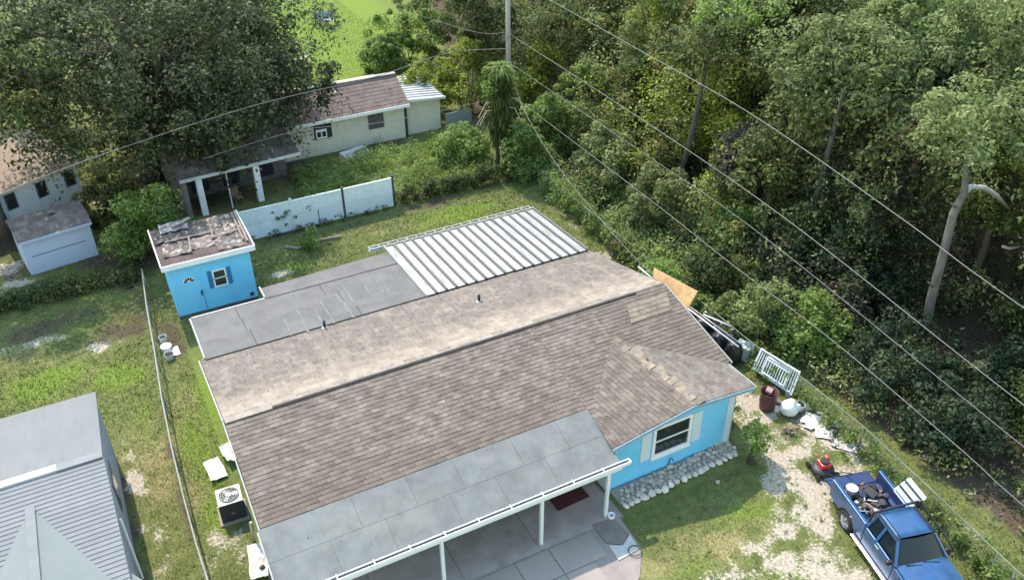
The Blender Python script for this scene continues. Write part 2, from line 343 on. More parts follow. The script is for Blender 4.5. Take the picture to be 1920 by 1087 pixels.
LEAF_DARK = leaf_mat('forest_leaf', [(.022, .034, .011), (.046, .066, .019), (.085, .108, .032), (.145, .165, .062)], .44, .6, 1.25)
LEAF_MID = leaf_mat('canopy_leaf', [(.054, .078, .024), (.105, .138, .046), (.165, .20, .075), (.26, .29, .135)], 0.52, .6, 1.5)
LEAF_LIGHT = leaf_mat('bush_leaf', [(.06, .095, .022), (.115, .175, .04), (.185, .255, .065), (.26, .32, .12)], 0.55, .6, 1.5)
LEAF_LIME = leaf_mat('vine_leaf', [(.07, .10, .018), (.15, .20, .028), (.25, .29, .045), (.33, .36, .08)], 0.5, .55, 1.35)
LEAF_OLIVE = leaf_mat('dry_vine_leaf', [(.06, .052, .022), (.11, .105, .035), (.17, .17, .05), (.22, .22, .075)], 0.42, .55, 1.3)
LEAF_SHADE = leaf_mat('shade_toned_leaf', [(.012, .026, .012), (.024, .045, .020), (.042, .07, .032), (.085, .115, .06)], .35, .6, 1.0)  # darkened greens put the shade of the canopy into the leaf colour
LEAF_WEED = leaf_mat('weed_leaf', [(.10, .15, .04), (.17, .24, .065), (.24, .32, .10), (.32, .38, .16)], .6, .7, 1.35)
LEAF_BROWN = leaf_mat('dead_leaf', [(.035, .029, .02), (.065, .054, .036), (.105, .09, .06), (.18, .16, .12)], .2, .8, 1.0)

def tree(name, label, cat, base, h, r0, radii, nclump, cr, per, size, m, seed, lean=(0, 0), low=-.5, bark=BARK, group=None, hang=0.0, nl=7, aspect=.5, split=.55, core=.25):
    t = thing(name, label, cat, (base[0], base[1], 0), 0, group); rng = np.random.default_rng(seed+500)
    me, C = crown_mesh('crown', radii, nclump, cr, per, size, m, seed, low, aspect, hang, core)
    me.transform(Matrix.Translation((lean[0], lean[1], h)))
    o = bpy.data.objects.new('crown', me); COL.objects.link(o); o.parent = t
    tb = trunk_mb(h, r0, C, rng, lean, nl, split=split).build('trunk', bark, t, smooth=True, local=True)
    return t
def shrub(name, label, cat, base, radii, nclump, cr, per, size, m, seed, group=None, z=None, low=-.3, hang=0.0, aspect=.5, stems=4):
    t = thing(name, label, cat, (base[0], base[1], 0), 0, group); zc = z if z is not None else radii[2]*.75
    me, C = crown_mesh('foliage', radii, nclump, cr, per, size, m, seed, low, aspect, hang)
    me.transform(Matrix.Translation((0, 0, zc))); o = bpy.data.objects.new('foliage', me); COL.objects.link(o); o.parent = t
    rng = np.random.default_rng(seed+900); mb = MB()
    for j in range(stems):
        e = C[rng.integers(len(C))]; mb.tube([(rng.normal(0, .06), rng.normal(0, .06), -.05), (e[0]*.4, e[1]*.4, zc*.6), (e[0], e[1], zc+e[2])], [.05, .035, .01], 5)
    mb.build('stem', BARK, t, local=True, smooth=True); return t

# ------------------------------------------------------------------ roofing helpers
def clip_poly(P, Q):
    """clip polygon P (list of 2-tuples) by convex counter-clockwise polygon Q"""
    out = P
    for k in range(len(Q)):
        a, b = Q[k], Q[(k+1) % len(Q)]; inp = out; out = []
        side = lambda p: (b[0]-a[0])*(p[1]-a[1])-(b[1]-a[1])*(p[0]-a[0])
        for i in range(len(inp)):
            p, q = inp[i], inp[(i+1) % len(inp)]; sp_, sq = side(p), side(q)
            if sp_ >= 0: out.append(p)
            if (sp_ > 0) != (sq > 0) and sp_ != sq:
                t = sp_/(sp_-sq); out.append((p[0]+(q[0]-p[0])*t, p[1]+(q[1]-p[1])*t))
        if len(out) < 3: return []
    return out
def parea(P): return .5*sum(P[i][0]*P[(i+1) % len(P)][1]-P[(i+1) % len(P)][0]*P[i][1] for i in range(len(P)))
def shingles(poly3, udir, tw, ch, seed, parent, m, n_single=0, gap=.008, th=.024, name='shingle', joined=True):
    """lay overlapping shingle tabs over a flat convex polygon; the n_single lowest whole ones are objects, the rest one joined part"""
    P3 = [Vector(p) for p in poly3]; n = (P3[1]-P3[0]).cross(P3[2]-P3[0]).normalized()
    if n.z < 0: n = -n
    u = Vector(udir); u = (u-n*u.dot(n)).normalized(); v = n.cross(u).normalized()
    if v.z < 0: v = -v; u = -u
    O = P3[0]; Q = [((p-O).dot(u), (p-O).dot(v)) for p in P3]
    if parea(Q) < 0: Q = Q[::-1]
    rng = random.Random(seed); u0, u1 = min(q[0] for q in Q), max(q[0] for q in Q); v0, v1 = min(q[1] for q in Q), max(q[1] for q in Q)
    full, part = [], []
    j = 0; vv_ = v0
    while vv_ < v1:
        off = (j % 2)*.5*tw+rng.uniform(-.1, .1)*tw; x = u0-tw+off-.5*tw
        while x < u1:
            drop = rng.choice((0, 0, .015, -.02)); r = [(x+gap/2, vv_+drop), (x+tw-gap/2, vv_+drop), (x+tw-gap/2, vv_+ch+.03), (x+gap/2, vv_+ch+.03)]
            c = clip_poly(r, Q)
            if c and parea(c) > .004:
                if parea(c) > .985*(tw-gap)*(ch+.03-drop): full.append((x+tw/2, vv_, rng.uniform(-.004, .006)))
                else: part.append((c, vv_, 0))
            x += tw
        vv_ += ch; j += 1
    full.sort(key=lambda q: q[1]); single = full[:n_single]
    for q in full[n_single:]: part.append(([(q[0]-tw/2+gap/2, q[1]), (q[0]+tw/2-gap/2, q[1]), (q[0]+tw/2-gap/2, q[1]+ch+.03), (q[0]-tw/2+gap/2, q[1]+ch+.03)], q[1], q[2]))
    if single:
        mb = MB(); a = tw/2-gap/2; mb.hexa([(-a, 0, -.01), (a, 0, -.01), (a, ch+.03, -.01), (-a, ch+.03, -.01)], [(-a, 0, th), (a, 0, th), (a, ch+.03, .004), (-a, ch+.03, .004)])
        me = mb.mesh(name); me.materials.append(m)
        R = Matrix(((u.x, v.x, n.x, 0), (u.y, v.y, n.y, 0), (u.z, v.z, n.z, 0), (0, 0, 0, 1)))
        for (a, b, dz) in single:
            inst(name, me, parent, Matrix.Translation(O+u*a+v*b+n*dz) @ R @ Matrix.Rotation(rng.uniform(-.008, .008), 4, 'Z'))
    if part and joined:
        mb = MB()
        for c, vb, dz in part:
            H = lambda p: th+(.004-th)*min(1, max(0, (p[1]-vb)/(ch+.03)))+dz
            mb.hexa([O+u*p[0]+v*p[1]-n*.01 for p in c], [O+u*p[0]+v*p[1]+n*H(p) for p in c])
        mb.build(name, m, parent, kind='stuff')

# ------------------------------------------------------------------ main blue house
HB = mat('blue_wall_paint', (.16, .54, .83), .75, .12, 1.0, bump=.15, bscale=60, stain=(.22, .47, .66), stain_amt=.35)
WHT = mat('white_paint', (.74, .76, .77), .6, .06, 3, stain=(.5, .5, .47), stain_amt=.25)
SHG = mat('brown_shingle', (.142, .112, .092), .95, .3, 3.5, bump=.4, bscale=70, rand=.19, col2=(.185, .149, .125), stain=(.245, .204, .166), stain_amt=.45, stain_scale=.9)
SHG_R = mat('weathered_rear_shingle', (.158, .132, .112), .95, .3, 4.5, bump=.5, bscale=60, rand=.13, col2=(.212, .179, .155), stain=(.36, .295, .235), stain_amt=.4, stain_scale=.9, stretch=(2.2, .7, 1), band=(3.0, 1.0))
SHG_W = mat('worn_ridge_shingle', (.235, .20, .172), .95, .3, 3, bump=.4, bscale=60, rand=.22, stain=(.31, .265, .215), stain_amt=.7, stain_scale=1.6)
SHG_N = mat('patch_shingle', (.138, .110, .090), .95, .2, 1.4, bump=.4, bscale=60, rand=.16)
SHG_WR = mat('weathered_wing_shingle', (.165, .135, .112), .95, .22, 1.6, bump=.4, bscale=60, rand=.16, col2=(.19, .163, .145), stain=(.25, .215, .18), stain_amt=.5, stain_scale=.8)
DECK = mat('roof_deck', (.11, .095, .09), .95, .2)
ROLL = mat('grey_roll_roofing', (.128, .122, .120), .9, .2, 1.2, bump=.25, bscale=80, stain=(.16, .156, .15), stain_amt=.6, stain_scale=.7, rand=.035)
ROLL_P = mat('porch_roll_roofing', (.140, .147, .143), .9, .2, 1.4, bump=.25, bscale=80, stain=(.21, .215, .205), stain_amt=.6, stain_scale=.6, rand=.04)
METAL = mat('white_metal_roof', (.32, .312, .305), .45, .05, 2.0, stain=(.17, .15, .135), stain_amt=.75, stain_scale=1.6, rand=.08, stretch=(2.5, .5, 1), metal=.1)
TRIMG = mat('aged_trim', (.33, .33, .32), .7, .2, 3)
DARK = mat('dark_gap', (.035, .034, .036), .9, .2)
CONC = mat('concrete', (.29, .25, .222), .9, .12, 1.6, bump=.3, bscale=50, rand=.07, stain=(.17, .158, .152), stain_amt=.5, stain_scale=.8)
CONC_D = mat('dark_concrete', (.25, .215, .20), .9, .15, 1.6, bump=.3, bscale=50, stain=(.15, .13, .12), stain_amt=.4)
GLASS = glass_mat('window_glass')
GREYP = mat('grey_metal', (.32, .33, .34), .5, .2, 4, metal=.5)
RUST = mat('rusty_metal', (.16, .075, .045), .85, .4, 6, bump=.4, bscale=30)
BLACKP = mat('black_plastic', (.018, .018, .022), .45, .3, 5)

house = thing('bungalow', 'bright blue bungalow with brown shingle roof and long grey front porch roof', 'house', (10.4, 24, 0))
XL, XR, YR, ZR = 1.38, 19.45, 24.0, 3.9
sl_f = .21
def zm(y): return ZR-sl_f*abs(YR-y)
A = Vector((15.75, 22.1, zm(22.1))); B = Vector((13.1, 19.25, zm(19.25))); F = Vector((19.25, 19.4, zm(19.4)))
D = at(1301, 760, 3.3); C = at(1148, 842, 2.62); E_ = at(1416, 724, 2.75)
YS = 29.25; YPS = 19.5
# walls
wl = MB(); wl.box(2.0, 19.0, 21.2, 29.0, 0, 2.75); wl.box(2.0, 10.6, 29.0, 31.7, 0, 2.4); wl.build('wall', HB, house)
MB().box(13.25, 18.85, 18.3, 21.2, 0, 2.6).build('wall', HB, house)
gb = MB(); gb.hexa([(13.25, 18.3, 2.6), (18.85, 18.3, 2.6), (18.85, 18.42, 2.6), (13.25, 18.42, 2.6)], [(15.9, 18.3, 3.2), (16.1, 18.3, 3.2), (16.1, 18.42, 3.2), (15.9, 18.42, 3.2)]); gb.build('gable', WHT, house)
# roof deck sheets
roof = MB()
roof.slab([(XL, YPS-.2, zm(YPS-.2)), (B.x, YPS-.2, zm(YPS-.2)), (B.x, YR, ZR), (XL, YR, ZR)], .1)
roof.slab([B, A, (A.x, YR, ZR), (B.x, YR, ZR)], .1); roof.slab([A, F, (XR, F.y+.1, zm(F.y+.1)), (XR, YR, ZR), (A.x, YR, ZR)], .1)
roof.slab([(XL, YR, ZR), (XR, YR, ZR), (19.05, YS, zm(YS)), (XL, YS, zm(YS))], .1)
roof = roof.build('roof', DECK, house)
shingles([(XL, YPS, zm(YPS)), (B.x, YPS, zm(YPS)), (B.x, YR, ZR), (XL, YR, ZR)], (1, 0, 0), .30, .185, 1, roof, SHG, 230)
shingles([(B.x, B.y, B.z), A, (A.x, YR, ZR), (B.x, YR, ZR)], (1, 0, 0), .30, .185, 2, roof, SHG, 30)
shingles([A, F, (XR, F.y+.1, zm(F.y+.1)), (XR, YR, ZR), (A.x, YR, ZR)], (1, 0, 0), .30, .185, 3, roof, SHG_N, 40)
wing = MB(); wing.slab([B, C, D], .1); wing.slab([B, D, A], .1); wing.slab([A, D, E_], .1); wing.slab([A, E_, F], .1)
wing = wing.build('wing_roof', DECK, house)
# wing slopes, split in flat triangles
up_ = Vector((0, 0, .012)); rd = (D-A)
shingles([B+up_, C+up_, D+up_], rd, .30, .185, 4, wing, SHG); shingles([B+up_, D+up_, A+up_], rd, .30, .185, 5, wing, SHG)
shingles([A+up_, D+up_, E_+up_], rd, .30, .185, 6, wing, SHG_WR); shingles([A+up_, E_+up_, F+up_], rd, .30, .185, 7, wing, SHG_WR)
# rear slope: smooth weathered shingles, worn band under the ridge
shingles([(XL, YS, zm(YS)), (19.05, YS, zm(YS)), (XR-.1, YR+.3, zm(YR+.3)), (XL, YR+.3, zm(YR+.3))], (-1, 0, 0), .5, .25, 8, roof, SHG_R, th=.020, gap=.008)
shingles([(XL, YR+.32, zm(YR+.32)), (XR-.1, YR+.32, zm(YR+.32)), (XR, YR, ZR), (XL, YR, ZR)], (-1, 0, 0), .45, .22, 9, roof, SHG_W, th=.02, gap=.01)
# a paler patch of newer shingles by the damaged right end, lying on the slope
pp = [(16.9, 22.55), (18.9, 22.55), (19.25, 23.5), (17.3, 23.5)]
shingles([(x, y, zm(y)+.03) for x, y in pp], (1, 0, 0), .3, .24, 10, roof, mat('tan_patch_shingle', (.185, .152, .118), .95, .2, 3, rand=.15))
# worn lighter ridge caps on the wing ridge
mb = MB(); rng = random.Random(4); k = 0
capm = mat('worn_cap_shingle', (.185, .15, .115), .95, .3, 5, rand=.35)
for k in range(17):
    t = (k+.5)/17; p = A.lerp(D, t)+Vector((rng.uniform(-.1, .25), 0, .035)); d = (D-A).normalized()
    MB().obox(p+Vector((.12, 0, -.01)), (.34+rng.uniform(-.05, .12), .3, .018), math.atan2(d.y, d.x)+math.pi/2, 0, -.12).build('ridge_cap', capm, wing)
# ridge vent: thin dark raised strip
MB().bar((3.0, YR-.09, ZR+.028), (18.0, YR-.09, ZR+.028), .10, .03).build('ridge_vent', mat('dark_ridge', (.045, .035, .03), .9, .3), roof)
MB().bar((1.4, YR-.02, ZR+.03), (3.0, YR-.02, ZR+.03), .25, .03).build('ridge_cap', SHG_W, roof)
# rake boards and fascia
MB().bar((XL-.05, YPS-.2, zm(YPS-.2)-.05), (XL-.05, YR, ZR-.05), .04, .16).build('rake_board', TRIMG, house)
MB().bar((XL-.05, YR, ZR-.05), (XL-.05, YS, zm(YS)-.05), .04, .16).build('rake_board', TRIMG, house)
MB().bar((XR+.03, F.y, F.z-.06), (XR+.03, YR, ZR-.06), .04, .16).build('rake_board', TRIMG, house)
for a, b in ((C, D), (D, E_)):
    MB().bar(a+Vector((0, -.03, -.07)), b+Vector((0, -.03, -.07)), .04, .14).build('rake_board', mat('pale_blue_trim', (.22, .33, .42), .7, .06), house)
MB().bar(F+Vector((.05, 0, -.05)), E_+Vector((.05, 0, -.05)), .08, .08).build('gutter', TRIMG, house)
# vent pipes on the rear slope
for px, py, y in ((898, 560, 26.6), (609, 614, 29.0)):
    p = at(px, py, zm(y)); b_ = MB().tube([(p.x, p.y, zm(p.y)-.05), (p.x, p.y, zm(p.y)+.34)], .06, 10)
    o = b_.build('vent_pipe', DARK, roof, smooth=True); MB().lathe((p.x, p.y, zm(p.y)+.005), [(.15, .0), (.12, .035), (.07, .06)], 12).build('flashing', GREYP, roof)
x = XL+.1
while x < 10.6:
    w_ = rng.uniform(.5, 1.6); MB().bar((x, YS+.03, zm(YS)+.035), (x+w_, YS+.03+rng.uniform(-.01, .01), zm(YS)+.035), rng.uniform(.03, .07), .012).build('seam_flashing', mat('pale_flashing', (.30, .29, .28), .8, .2), roof); x += w_+rng.uniform(.05, .7)
# flat grey roof at the back left, laid in sheets with a notch for the shed
FX0, FX1 = 1.62, 10.85
zf = lambda y: 2.86-(y-YS)*.07
fl = MB(); fl.slab([(FX0-.05, YS-.1, zf(YS)), (FX1, YS-.1, zf(YS)), (FX1, 32.55, zf(32.55)), (FX0, 32.55, zf(32.55))], .12)
fl.slab([(4.75, 32.55, zf(32.55)), (FX1, 32.55, zf(32.55)), (FX1, 33.85, zf(33.85)), (4.75, 33.55, zf(33.55))], .12)
fl = fl.build('flat_roof', DECK, house)
ysn = [YS-.12, 30.35, 31.45, 32.55]; rng = random.Random(8)
for r in range(3):
    x = FX0-.02; cuts = [FX0-.02, 3.9+rng.uniform(-.6, .6), 7.4+rng.uniform(-.6, .6), FX1]
    for a, b in zip(cuts, cuts[1:]):
        y0, y1 = ysn[r], ysn[r+1]+.06; z = .012+.006*(2-r)
        MB().slab([(a, y0, zf(y0)+z), (b+.04, y0, zf(y0)+z), (b+.04, y1, zf(y1)+z), (a, y1, zf(y1)+z)], .01).build('roofing_sheet', ROLL, fl)
MB().slab([(4.78, 32.5, zf(32.5)+.012), (FX1, 32.5, zf(32.5)+.012), (FX1, 33.87, zf(33.87)+.012), (4.78, 33.57, zf(33.57)+.012)], .01).build('roofing_sheet', ROLL, fl)
stk = mat('chalky_streak', (.165, .162, .158), .95, .15, 8)
for (x0, y0, x1, y1) in ((533, 598, 548, 635), (558, 583, 580, 628), (588, 578, 612, 622), (600, 566, 628, 610), (627, 552, 660, 596), (643, 536, 668, 575), (672, 520, 700, 560), (695, 512, 720, 550), (714, 527, 730, 548), (640, 560, 664, 600)):
    a = at(x0, y0, 2.72); b = at(x1, y1, 2.78); n_ = 5; pts = [a.lerp(b, t/n_)+Vector((rng.uniform(-.02, .02), 0, 0)) for t in range(n_+1)]
    mb = MB()
    for p, q in zip(pts, pts[1:]): 
        w_ = rng.uniform(.015, .06); mb.slab([(p.x+w_, p.y, zf(p.y)+.034), (p.x-w_, p.y, zf(p.y)+.034), (q.x-w_, q.y, zf(q.y)+.034), (q.x+w_, q.y, zf(q.y)+.034)][::-1], .004)
    mb.build('chalk_streak', stk, fl)
MB().bar((FX0-.06, YS, zf(YS)-.03), (FX0-.06, 32.55, zf(32.55)-.03), .06, .14).build('edge_trim', TRIMG, fl)
MB().bar((FX0, 32.58, zf(32.58)-.03), (4.75, 32.58, zf(32.58)-.03), .06, .14).build('edge_trim', GREYP, fl)
MB().bar((4.74, 32.6, zf(32.6)+.02), (4.74, 33.6, zf(33.6)+.02), .06, .16).build('edge_trim', TRIMG, fl)
for k in range(3): MB().bar((2.2+k*4.2, 32.2, 0), (2.2+k*4.2, 32.2, 2.5), .1).build('post', WHT, house)
# white standing-seam metal roof over the back patio
MX0, MX1 = 10.9, 18.95; zt = lambda y: 2.92-(y-29.1)*.07
mr_ = MB().bar((MX0-.7, 34.45, zt(34.4)-.02), (MX1, 34.45, zt(34.4)-.02), .06, .07).build('metal_roof', TRIMG, house, plabel='white frame carrying ribbed metal patio roof')
NP = 17; wd = (MX1-MX0)/NP
for k in range(NP):
    x0 = MX0+k*wd; x1 = x0+wd; dx = rng.uniform(-.02, .02)
    pts = [(x0+.025, 29.12+dx), (x1-.08, 29.12+dx), (x1-.08, 34.3+dx), (x0+.025, 34.3+dx)]
    o = MB().slab([(x, y, zt(y)+rng.uniform(-.004, .006)) for x, y in pts], .02).build('metal_panel', METAL, mr_)
    MB().bar((x1-.027, 29.1, zt(29.1)+.022), (x1-.027, 34.34, zt(34.34)+.022), .10, .085).build('rib', mat('grime_rib', (.095, .09, .088), .7, .25, 5), mr_)
MB().bar((MX0-.03, 29.1, zt(29.1)+.01), (MX0-.03, 34.45, zt(34.45)+.01), .05, .1).build('edge_trim', TRIMG, mr_)
MB().bar((MX1+.01, 29.1, zt(29.1)+.01), (MX1+.01, 34.45, zt(34.45)+.01), .05, .1).build('edge_trim', TRIMG, mr_)
fr = MB(); fr.bar((MX0-.75, 34.72, zt(34.7)), (MX1-.05, 34.72, zt(34.7)), .045)
for k in range(NP+2): x = MX0-.7+k*(MX1-MX0+.6)/(NP+1); fr.bar((x, 34.4, zt(34.4)+.02), (x, 34.72, zt(34.7)+.02), .04)
fr.build('gutter_frame', TRIMG, mr_)
MB().slab([(MX0-.75, 34.35, 2.48), (MX0-.05, 34.35, 2.48), (MX0-.05, 34.7, 2.46), (MX0-.75, 34.7, 2.46)], .03).build('trim_sheet', TRIMG, mr_)
for x in (11.0, 13.6, 16.3, 18.8): MB().bar((x, 34.2, 0), (x, 34.2, 2.5), .09).build('post', WHT, house)
# porch roof on the front: grey roll roofing in sheets
PY0, PY1, PX1 = 17.42, YPS+.04, 13.05
zp = lambda y: 2.4+(y-PY0)*(zm(PY1)+.03-2.4)/(PY1-PY0)
PXL = 1.30
pr = MB().slab([(PXL, PY0, zp(PY0)), (13.12, PY0, zp(PY0)), (PX1, PY1, zp(PY1)), (PXL, PY1, zp(PY1))], .12).build('porch_roof', DECK, house)
rows = [PY0-.02, 18.5, PY1+.03]
for r in range(2):
    cuts = [PXL-.02]+[PXL+1.9*(i+1)+rng.uniform(-.25, .25)+(.9 if r % 2 else 0) for i in range(6)]; cuts = [c_ for c_ in cuts if c_ < 12.3]+[13.1]
    for a, b in zip(cuts, cuts[1:]):
        y0, y1 = rows[r], rows[r+1]+.05; dz = .012+.007*r
        MB().slab([(a, y0, zp(y0)+dz), (b-.012, y0, zp(y0)+dz), (b-.012, y1, zp(y1)+dz), (a, y1, zp(y1)+dz)], .01).build('roofing_sheet', ROLL_P, pr)
MB().bar((PXL-.04, PY0, zp(PY0)-.02), (PXL-.04, PY1, zp(PY1)-.02), .05, .16).build('edge_trim', TRIMG, pr)
# gutter: open trough with hangers
gx0, gx1 = 1.2, 13.42; gz_ = 2.3
gt = MB(); gt.box(gx0, gx1, 17.22, 17.24, gz_, gz_+.13); gt.box(gx0, gx1, 17.24, 17.38, gz_, gz_+.015); gt.box(gx0, gx1, 17.38, 17.4, gz_, gz_+.11); gt.box(gx1, gx1+.02, 17.22, 17.4, gz_, gz_+.12)
gt = gt.build('gutter', WHT, house)
MB().box(gx0+.05, gx1-.05, 17.245, 17.375, gz_+.017, gz_+.05).build('leaf_litter', mat('gutter_litter', (.06, .05, .045), .95, .4, 9), gt)
x = 1.8
while x < 13.4: MB().box(x, x+.035, 17.2, 17.42, gz_+.115, gz_+.14).build('hanger', WHT, gt); x += 1.17
POSTM = mat('post_paint', (.62, .68, .72), .6, .08, 4, stain=(.4, .42, .42), stain_amt=.3)
for px, py in ((1014, 1019), (1133, 966), (838, 1105), (640, 1180)):
    p = at(px, py); MB().box(p.x-.055, p.x+.055, 17.3-.05, 17.3+.06, 0, gz_).build('post', POSTM, house)
MB().box(1.5, 13.1, 17.26, 17.36, 2.15, 2.3-.004).build('beam', POSTM, house)
# corner trims and the framed front window
TRIM = mat('pale_trim', (.52, .62, .68), .7, .06)
MB().box(18.55, 18.87, 18.27, 18.3, .0, 2.58).build('corner_trim', TRIM, house); MB().box(18.85, 18.88, 18.27, 18.6, .0, 2.58).build('corner_trim', TRIM, house)
MB().box(13.23, 13.4, 18.27, 18.3, .0, 2.58).build('corner_trim', TRIM, house)
MB().box(13.22, 13.25, 18.27, 21.2, .0, 2.6).build('side_wall', mat('pale_blue_side', (.42, .52, .60), .8, .05), house)
wz0, wz1, wx0, wx1 = .95, 2.2, 15.25, 16.75
win = MB(); win.box(wx0-.12, wx1+.12, 18.24, 18.3, wz1, wz1+.12); win.box(wx0-.12, wx1+.12, 18.24, 18.3, wz0-.14, wz0); win.box(wx0-.12, wx0, 18.24, 18.3, wz0, wz1); win.box(wx1, wx1+.12, 18.24, 18.3, wz0, wz1)
win = win.build('window', WHT, house)
MB().box(wx0, wx1, 18.285, 18.297, wz0, wz1).build('pane', GLASS, win); MB().box(wx0, wx1, 18.262, 18.284, (wz0+wz1)/2-.03, (wz0+wz1)/2+.03).build('sash_rail', WHT, win)
MB().box(wx0-.14, wx1+.14, 18.2, 18.29, wz0-.2, wz0-.145).build('sill', WHT, win)
for x in (wx0-.62, wx1+.16): MB().box(x, x+.42, 18.255, 18.298, wz0-.1, wz1+.1).build('shutter', TRIM, house)
MB().tube([(16.0, 18.27, .1), (16.0, 18.2, .5), (16.02, 18.12, .55), (16.05, 18.08, .45)], .02, 6).build('tap_pipe', DARK, house)
# front porch slab, cut into panels, darker slab and steps
slab = MB().box(1.3, 13.15, 17.0, 21.2, -.05, .04).build('porch_floor', CONC_D, house)
cut = [(1.4, 4.2), (4.23, 7.0), (7.03, 9.8), (9.83, 13.05)]
for a, b in cut: MB().box(a, b, 17.05, 21.15, .041, .055).build('floor_panel', mat('porch_concrete', (.32, .262, .232), .9, .2, 1.2, rand=.08, stain=(.17, .145, .135), stain_amt=.5, stain_scale=.7), slab)

# driveway in front of the porch
drive = MB()
drive.poly([(1, 15.4, .03), (12.9, 15.5, .03), (13.0, 17.0, .03), (1, 17.0, .03)]); drive.poly([(1, 12.5, .03), (9, 12.5, .03), (12.2, 14.6, .03), (12.9, 15.5, .03), (1, 15.4, .03)])
drive = drive.build('driveway', CONC_D, kind='structure')
xs_ = [1.2, 3.0, 5.0, 7.05, 8.75, 10.05, 11.75]; rows_ = [(15.82, 16.95), (14.3, 15.78)]
for (y0, y1) in rows_:
    for a, b in zip(xs_, xs_[1:]):
        if y0 < 15 and b > 11.2: b = 11.2
        mb = MB().box(a+.02, b-.02, y0, y1, .01, .055+rng.uniform(0, .012)); o = mb.build('concrete_panel', CONC, drive)
pth = [at(*p) for p in ((1110, 985), (1150, 972), (1178, 1003), (1165, 1022), (1137, 1020))]
MB().slab([(p.x, p.y, .075) for p in pth][::-1], .06).build('concrete_panel', mat('brown_slab', (.17, .14, .125), .9, .15), drive)
pth = [at(*p) for p in ((1142, 1024), (1168, 1024), (1181, 1004), (1198, 1030), (1160, 1052))]
MB().slab([(p.x, p.y, .07) for p in pth][::-1], .06).build('concrete_panel', mat('pale_slab', (.40, .40, .38), .9, .15), drive)

# ------------------------------------------------------------------ blue shed
sp0 = at(337, 598); SX0, SX1, SY0, SY1, SH = 1.33, 5.05, 36.75, 40.1, 2.95
shed = thing('garden_shed', 'bright blue shed with flat debris-covered roof and white fascia behind the house', 'shed', ((SX0+SX1)/2, (SY0+SY1)/2, 0))
HB2 = mat('shed_blue_paint', (.17, .55, .84), .75, .06, 2.0, stain=(.24, .50, .70), stain_amt=.25)
MB().box(SX0, SX1, SY0, SY1, .12, SH).build('wall', HB2, shed)
MB().box(SX0+.03, SX1-.02, SY0-.01, SY1, 0, .16).build('footing', mat('footing', (.10, .09, .085), .95, .4, 5), shed)
ro = MB().slab([(SX0-.2, SY0-.22, SH+.08), (SX1+.22, SY0-.22, SH+.1), (SX1+.22, SY1+.2, SH+.1), (SX0-.2, SY1+.2, SH+.08)], .08).build('roof', mat('purple_brown_felt', (.08, .058, .055), .9, .3, 2.5, stain=(.2, .16, .16), stain_amt=.4), shed)
z = SH+.02
for a, b in (((SX0-.22, SY0-.25), (SX1+.25, SY0-.25)), ((SX1+.25, SY0-.25), (SX1+.25, SY1+.22)), ((SX0-.22, SY1+.22), (SX0-.22, SY0-.25))):
    MB().bar((*a, z), (*b, z), .05, .26).build('fascia', WHT, ro)
def crumple(name, x0, x1, y0, y1, z, amp, m, parent, seed, n=12, rot=0.0, tilt=0.0, **kw):
    """a crumpled sheet lying on something"""
    mb = MB(); cx, cy = (x0+x1)/2, (y0+y1)/2
    gx, gy = np.meshgrid(np.linspace(x0, x1, n+1), np.linspace(y0, y1, n+1)); h = np.abs(fbm(gx*2.2+seed*7.1, gy*2.2, seed, 4)-.5)*2*amp
    ex = (fbm(gx*2+50, gy*2, seed+3, 2)-.5)*.12
    for i in range(n+1):
        for j in range(n+1):
            dx, dy = gx[i, j]-cx+ex[i, j], gy[i, j]-cy+ex[j, i]; mb.v.append((cx+dx*math.cos(rot)-dy*math.sin(rot), cy+dx*math.sin(rot)+dy*math.cos(rot), z+h[i, j]+tilt*dx))
    for i in range(n):
        for j in range(n): k = i*(n+1)+j; mb.f.append((k, k+1, k+n+2, k+n+1))
    return mb.build(name, m, parent, **kw)
FELT = mat('silvery_felt', (.06, .048, .045), .42, .35, 3.0, col2=(.165, .14, .13), rand=.2, bump=.4, bscale=9)
rng = random.Random(31); q = 0
for (x0, x1, y0, y1) in ((SX0+.05, SX0+1.25, SY0+.5, SY0+1.8), (SX0+1.3, SX0+2.4, SY0+.7, SY0+1.75), (SX0+2.4, SX0+3.8, SY0+.05, SY0+1.25), (SX0+1.2, SX0+2.5, SY0+1.85, SY0+3.0), (SX0+2.55, SX0+3.8, SY0+1.3, SY0+2.3), (SX0+2.5, SX0+3.75, SY0+2.35, SY0+3.4), (SX0-.1, SX0+1.1, SY0+1.9, SY0+2.7)):
    crumple('felt_sheet', x0, x1, y0, y1, SH+.1, .16, FELT, ro, 40+q, 10, rng.uniform(-.06, .06)); q += 1
WOODG = mat('grey_board', (.20, .17, .15), .9, .3, 3, stretch=(1, 8, 8), rand=.2)
for (a, b) in (((SX0+1.22, SY0+.4), (SX0+1.4, SY0+2.0)), ((SX0+2.42, SY0+1.2), (SX0+2.5, SY0+2.6)), ((SX0+.3, SY0+1.84), (SX0+2.6, SY0+1.9)), ((SX0+2.3, SY0+1.27), (SX0+3.8, SY0+1.5)), ((SX1+.05, SY0+.2), (SX1+.15, SY1+.1)), ((SX1-.1, SY0+.4), (SX1, SY1))):
    MB().bar((*a, SH+.22), (*b, SH+.2), .09, .04).build('loose_board', WOODG, ro)
p0 = at(300, 437, SH+.15); p1 = at(355, 408, SH+.35)
crumple('flapped_sheet', p0.x, p0.x+1.3, p0.y-.2, p0.y+.7, SH+.16, .22, mat('pale_grey_sheet', (.20, .19, .20), .5, .2, 3), ro, 77, 8)
MB().bar(p0+Vector((.6, .1, .15)), p1, .22, .03).build('loose_board', mat('pale_board', (.22, .20, .195), .8, .2), ro)
yf = SY0-.012
dr = MB().box(SX0+.28, SX0+1.3, yf-.02, yf+.01, .18, 2.1).build('door', HB2, shed)
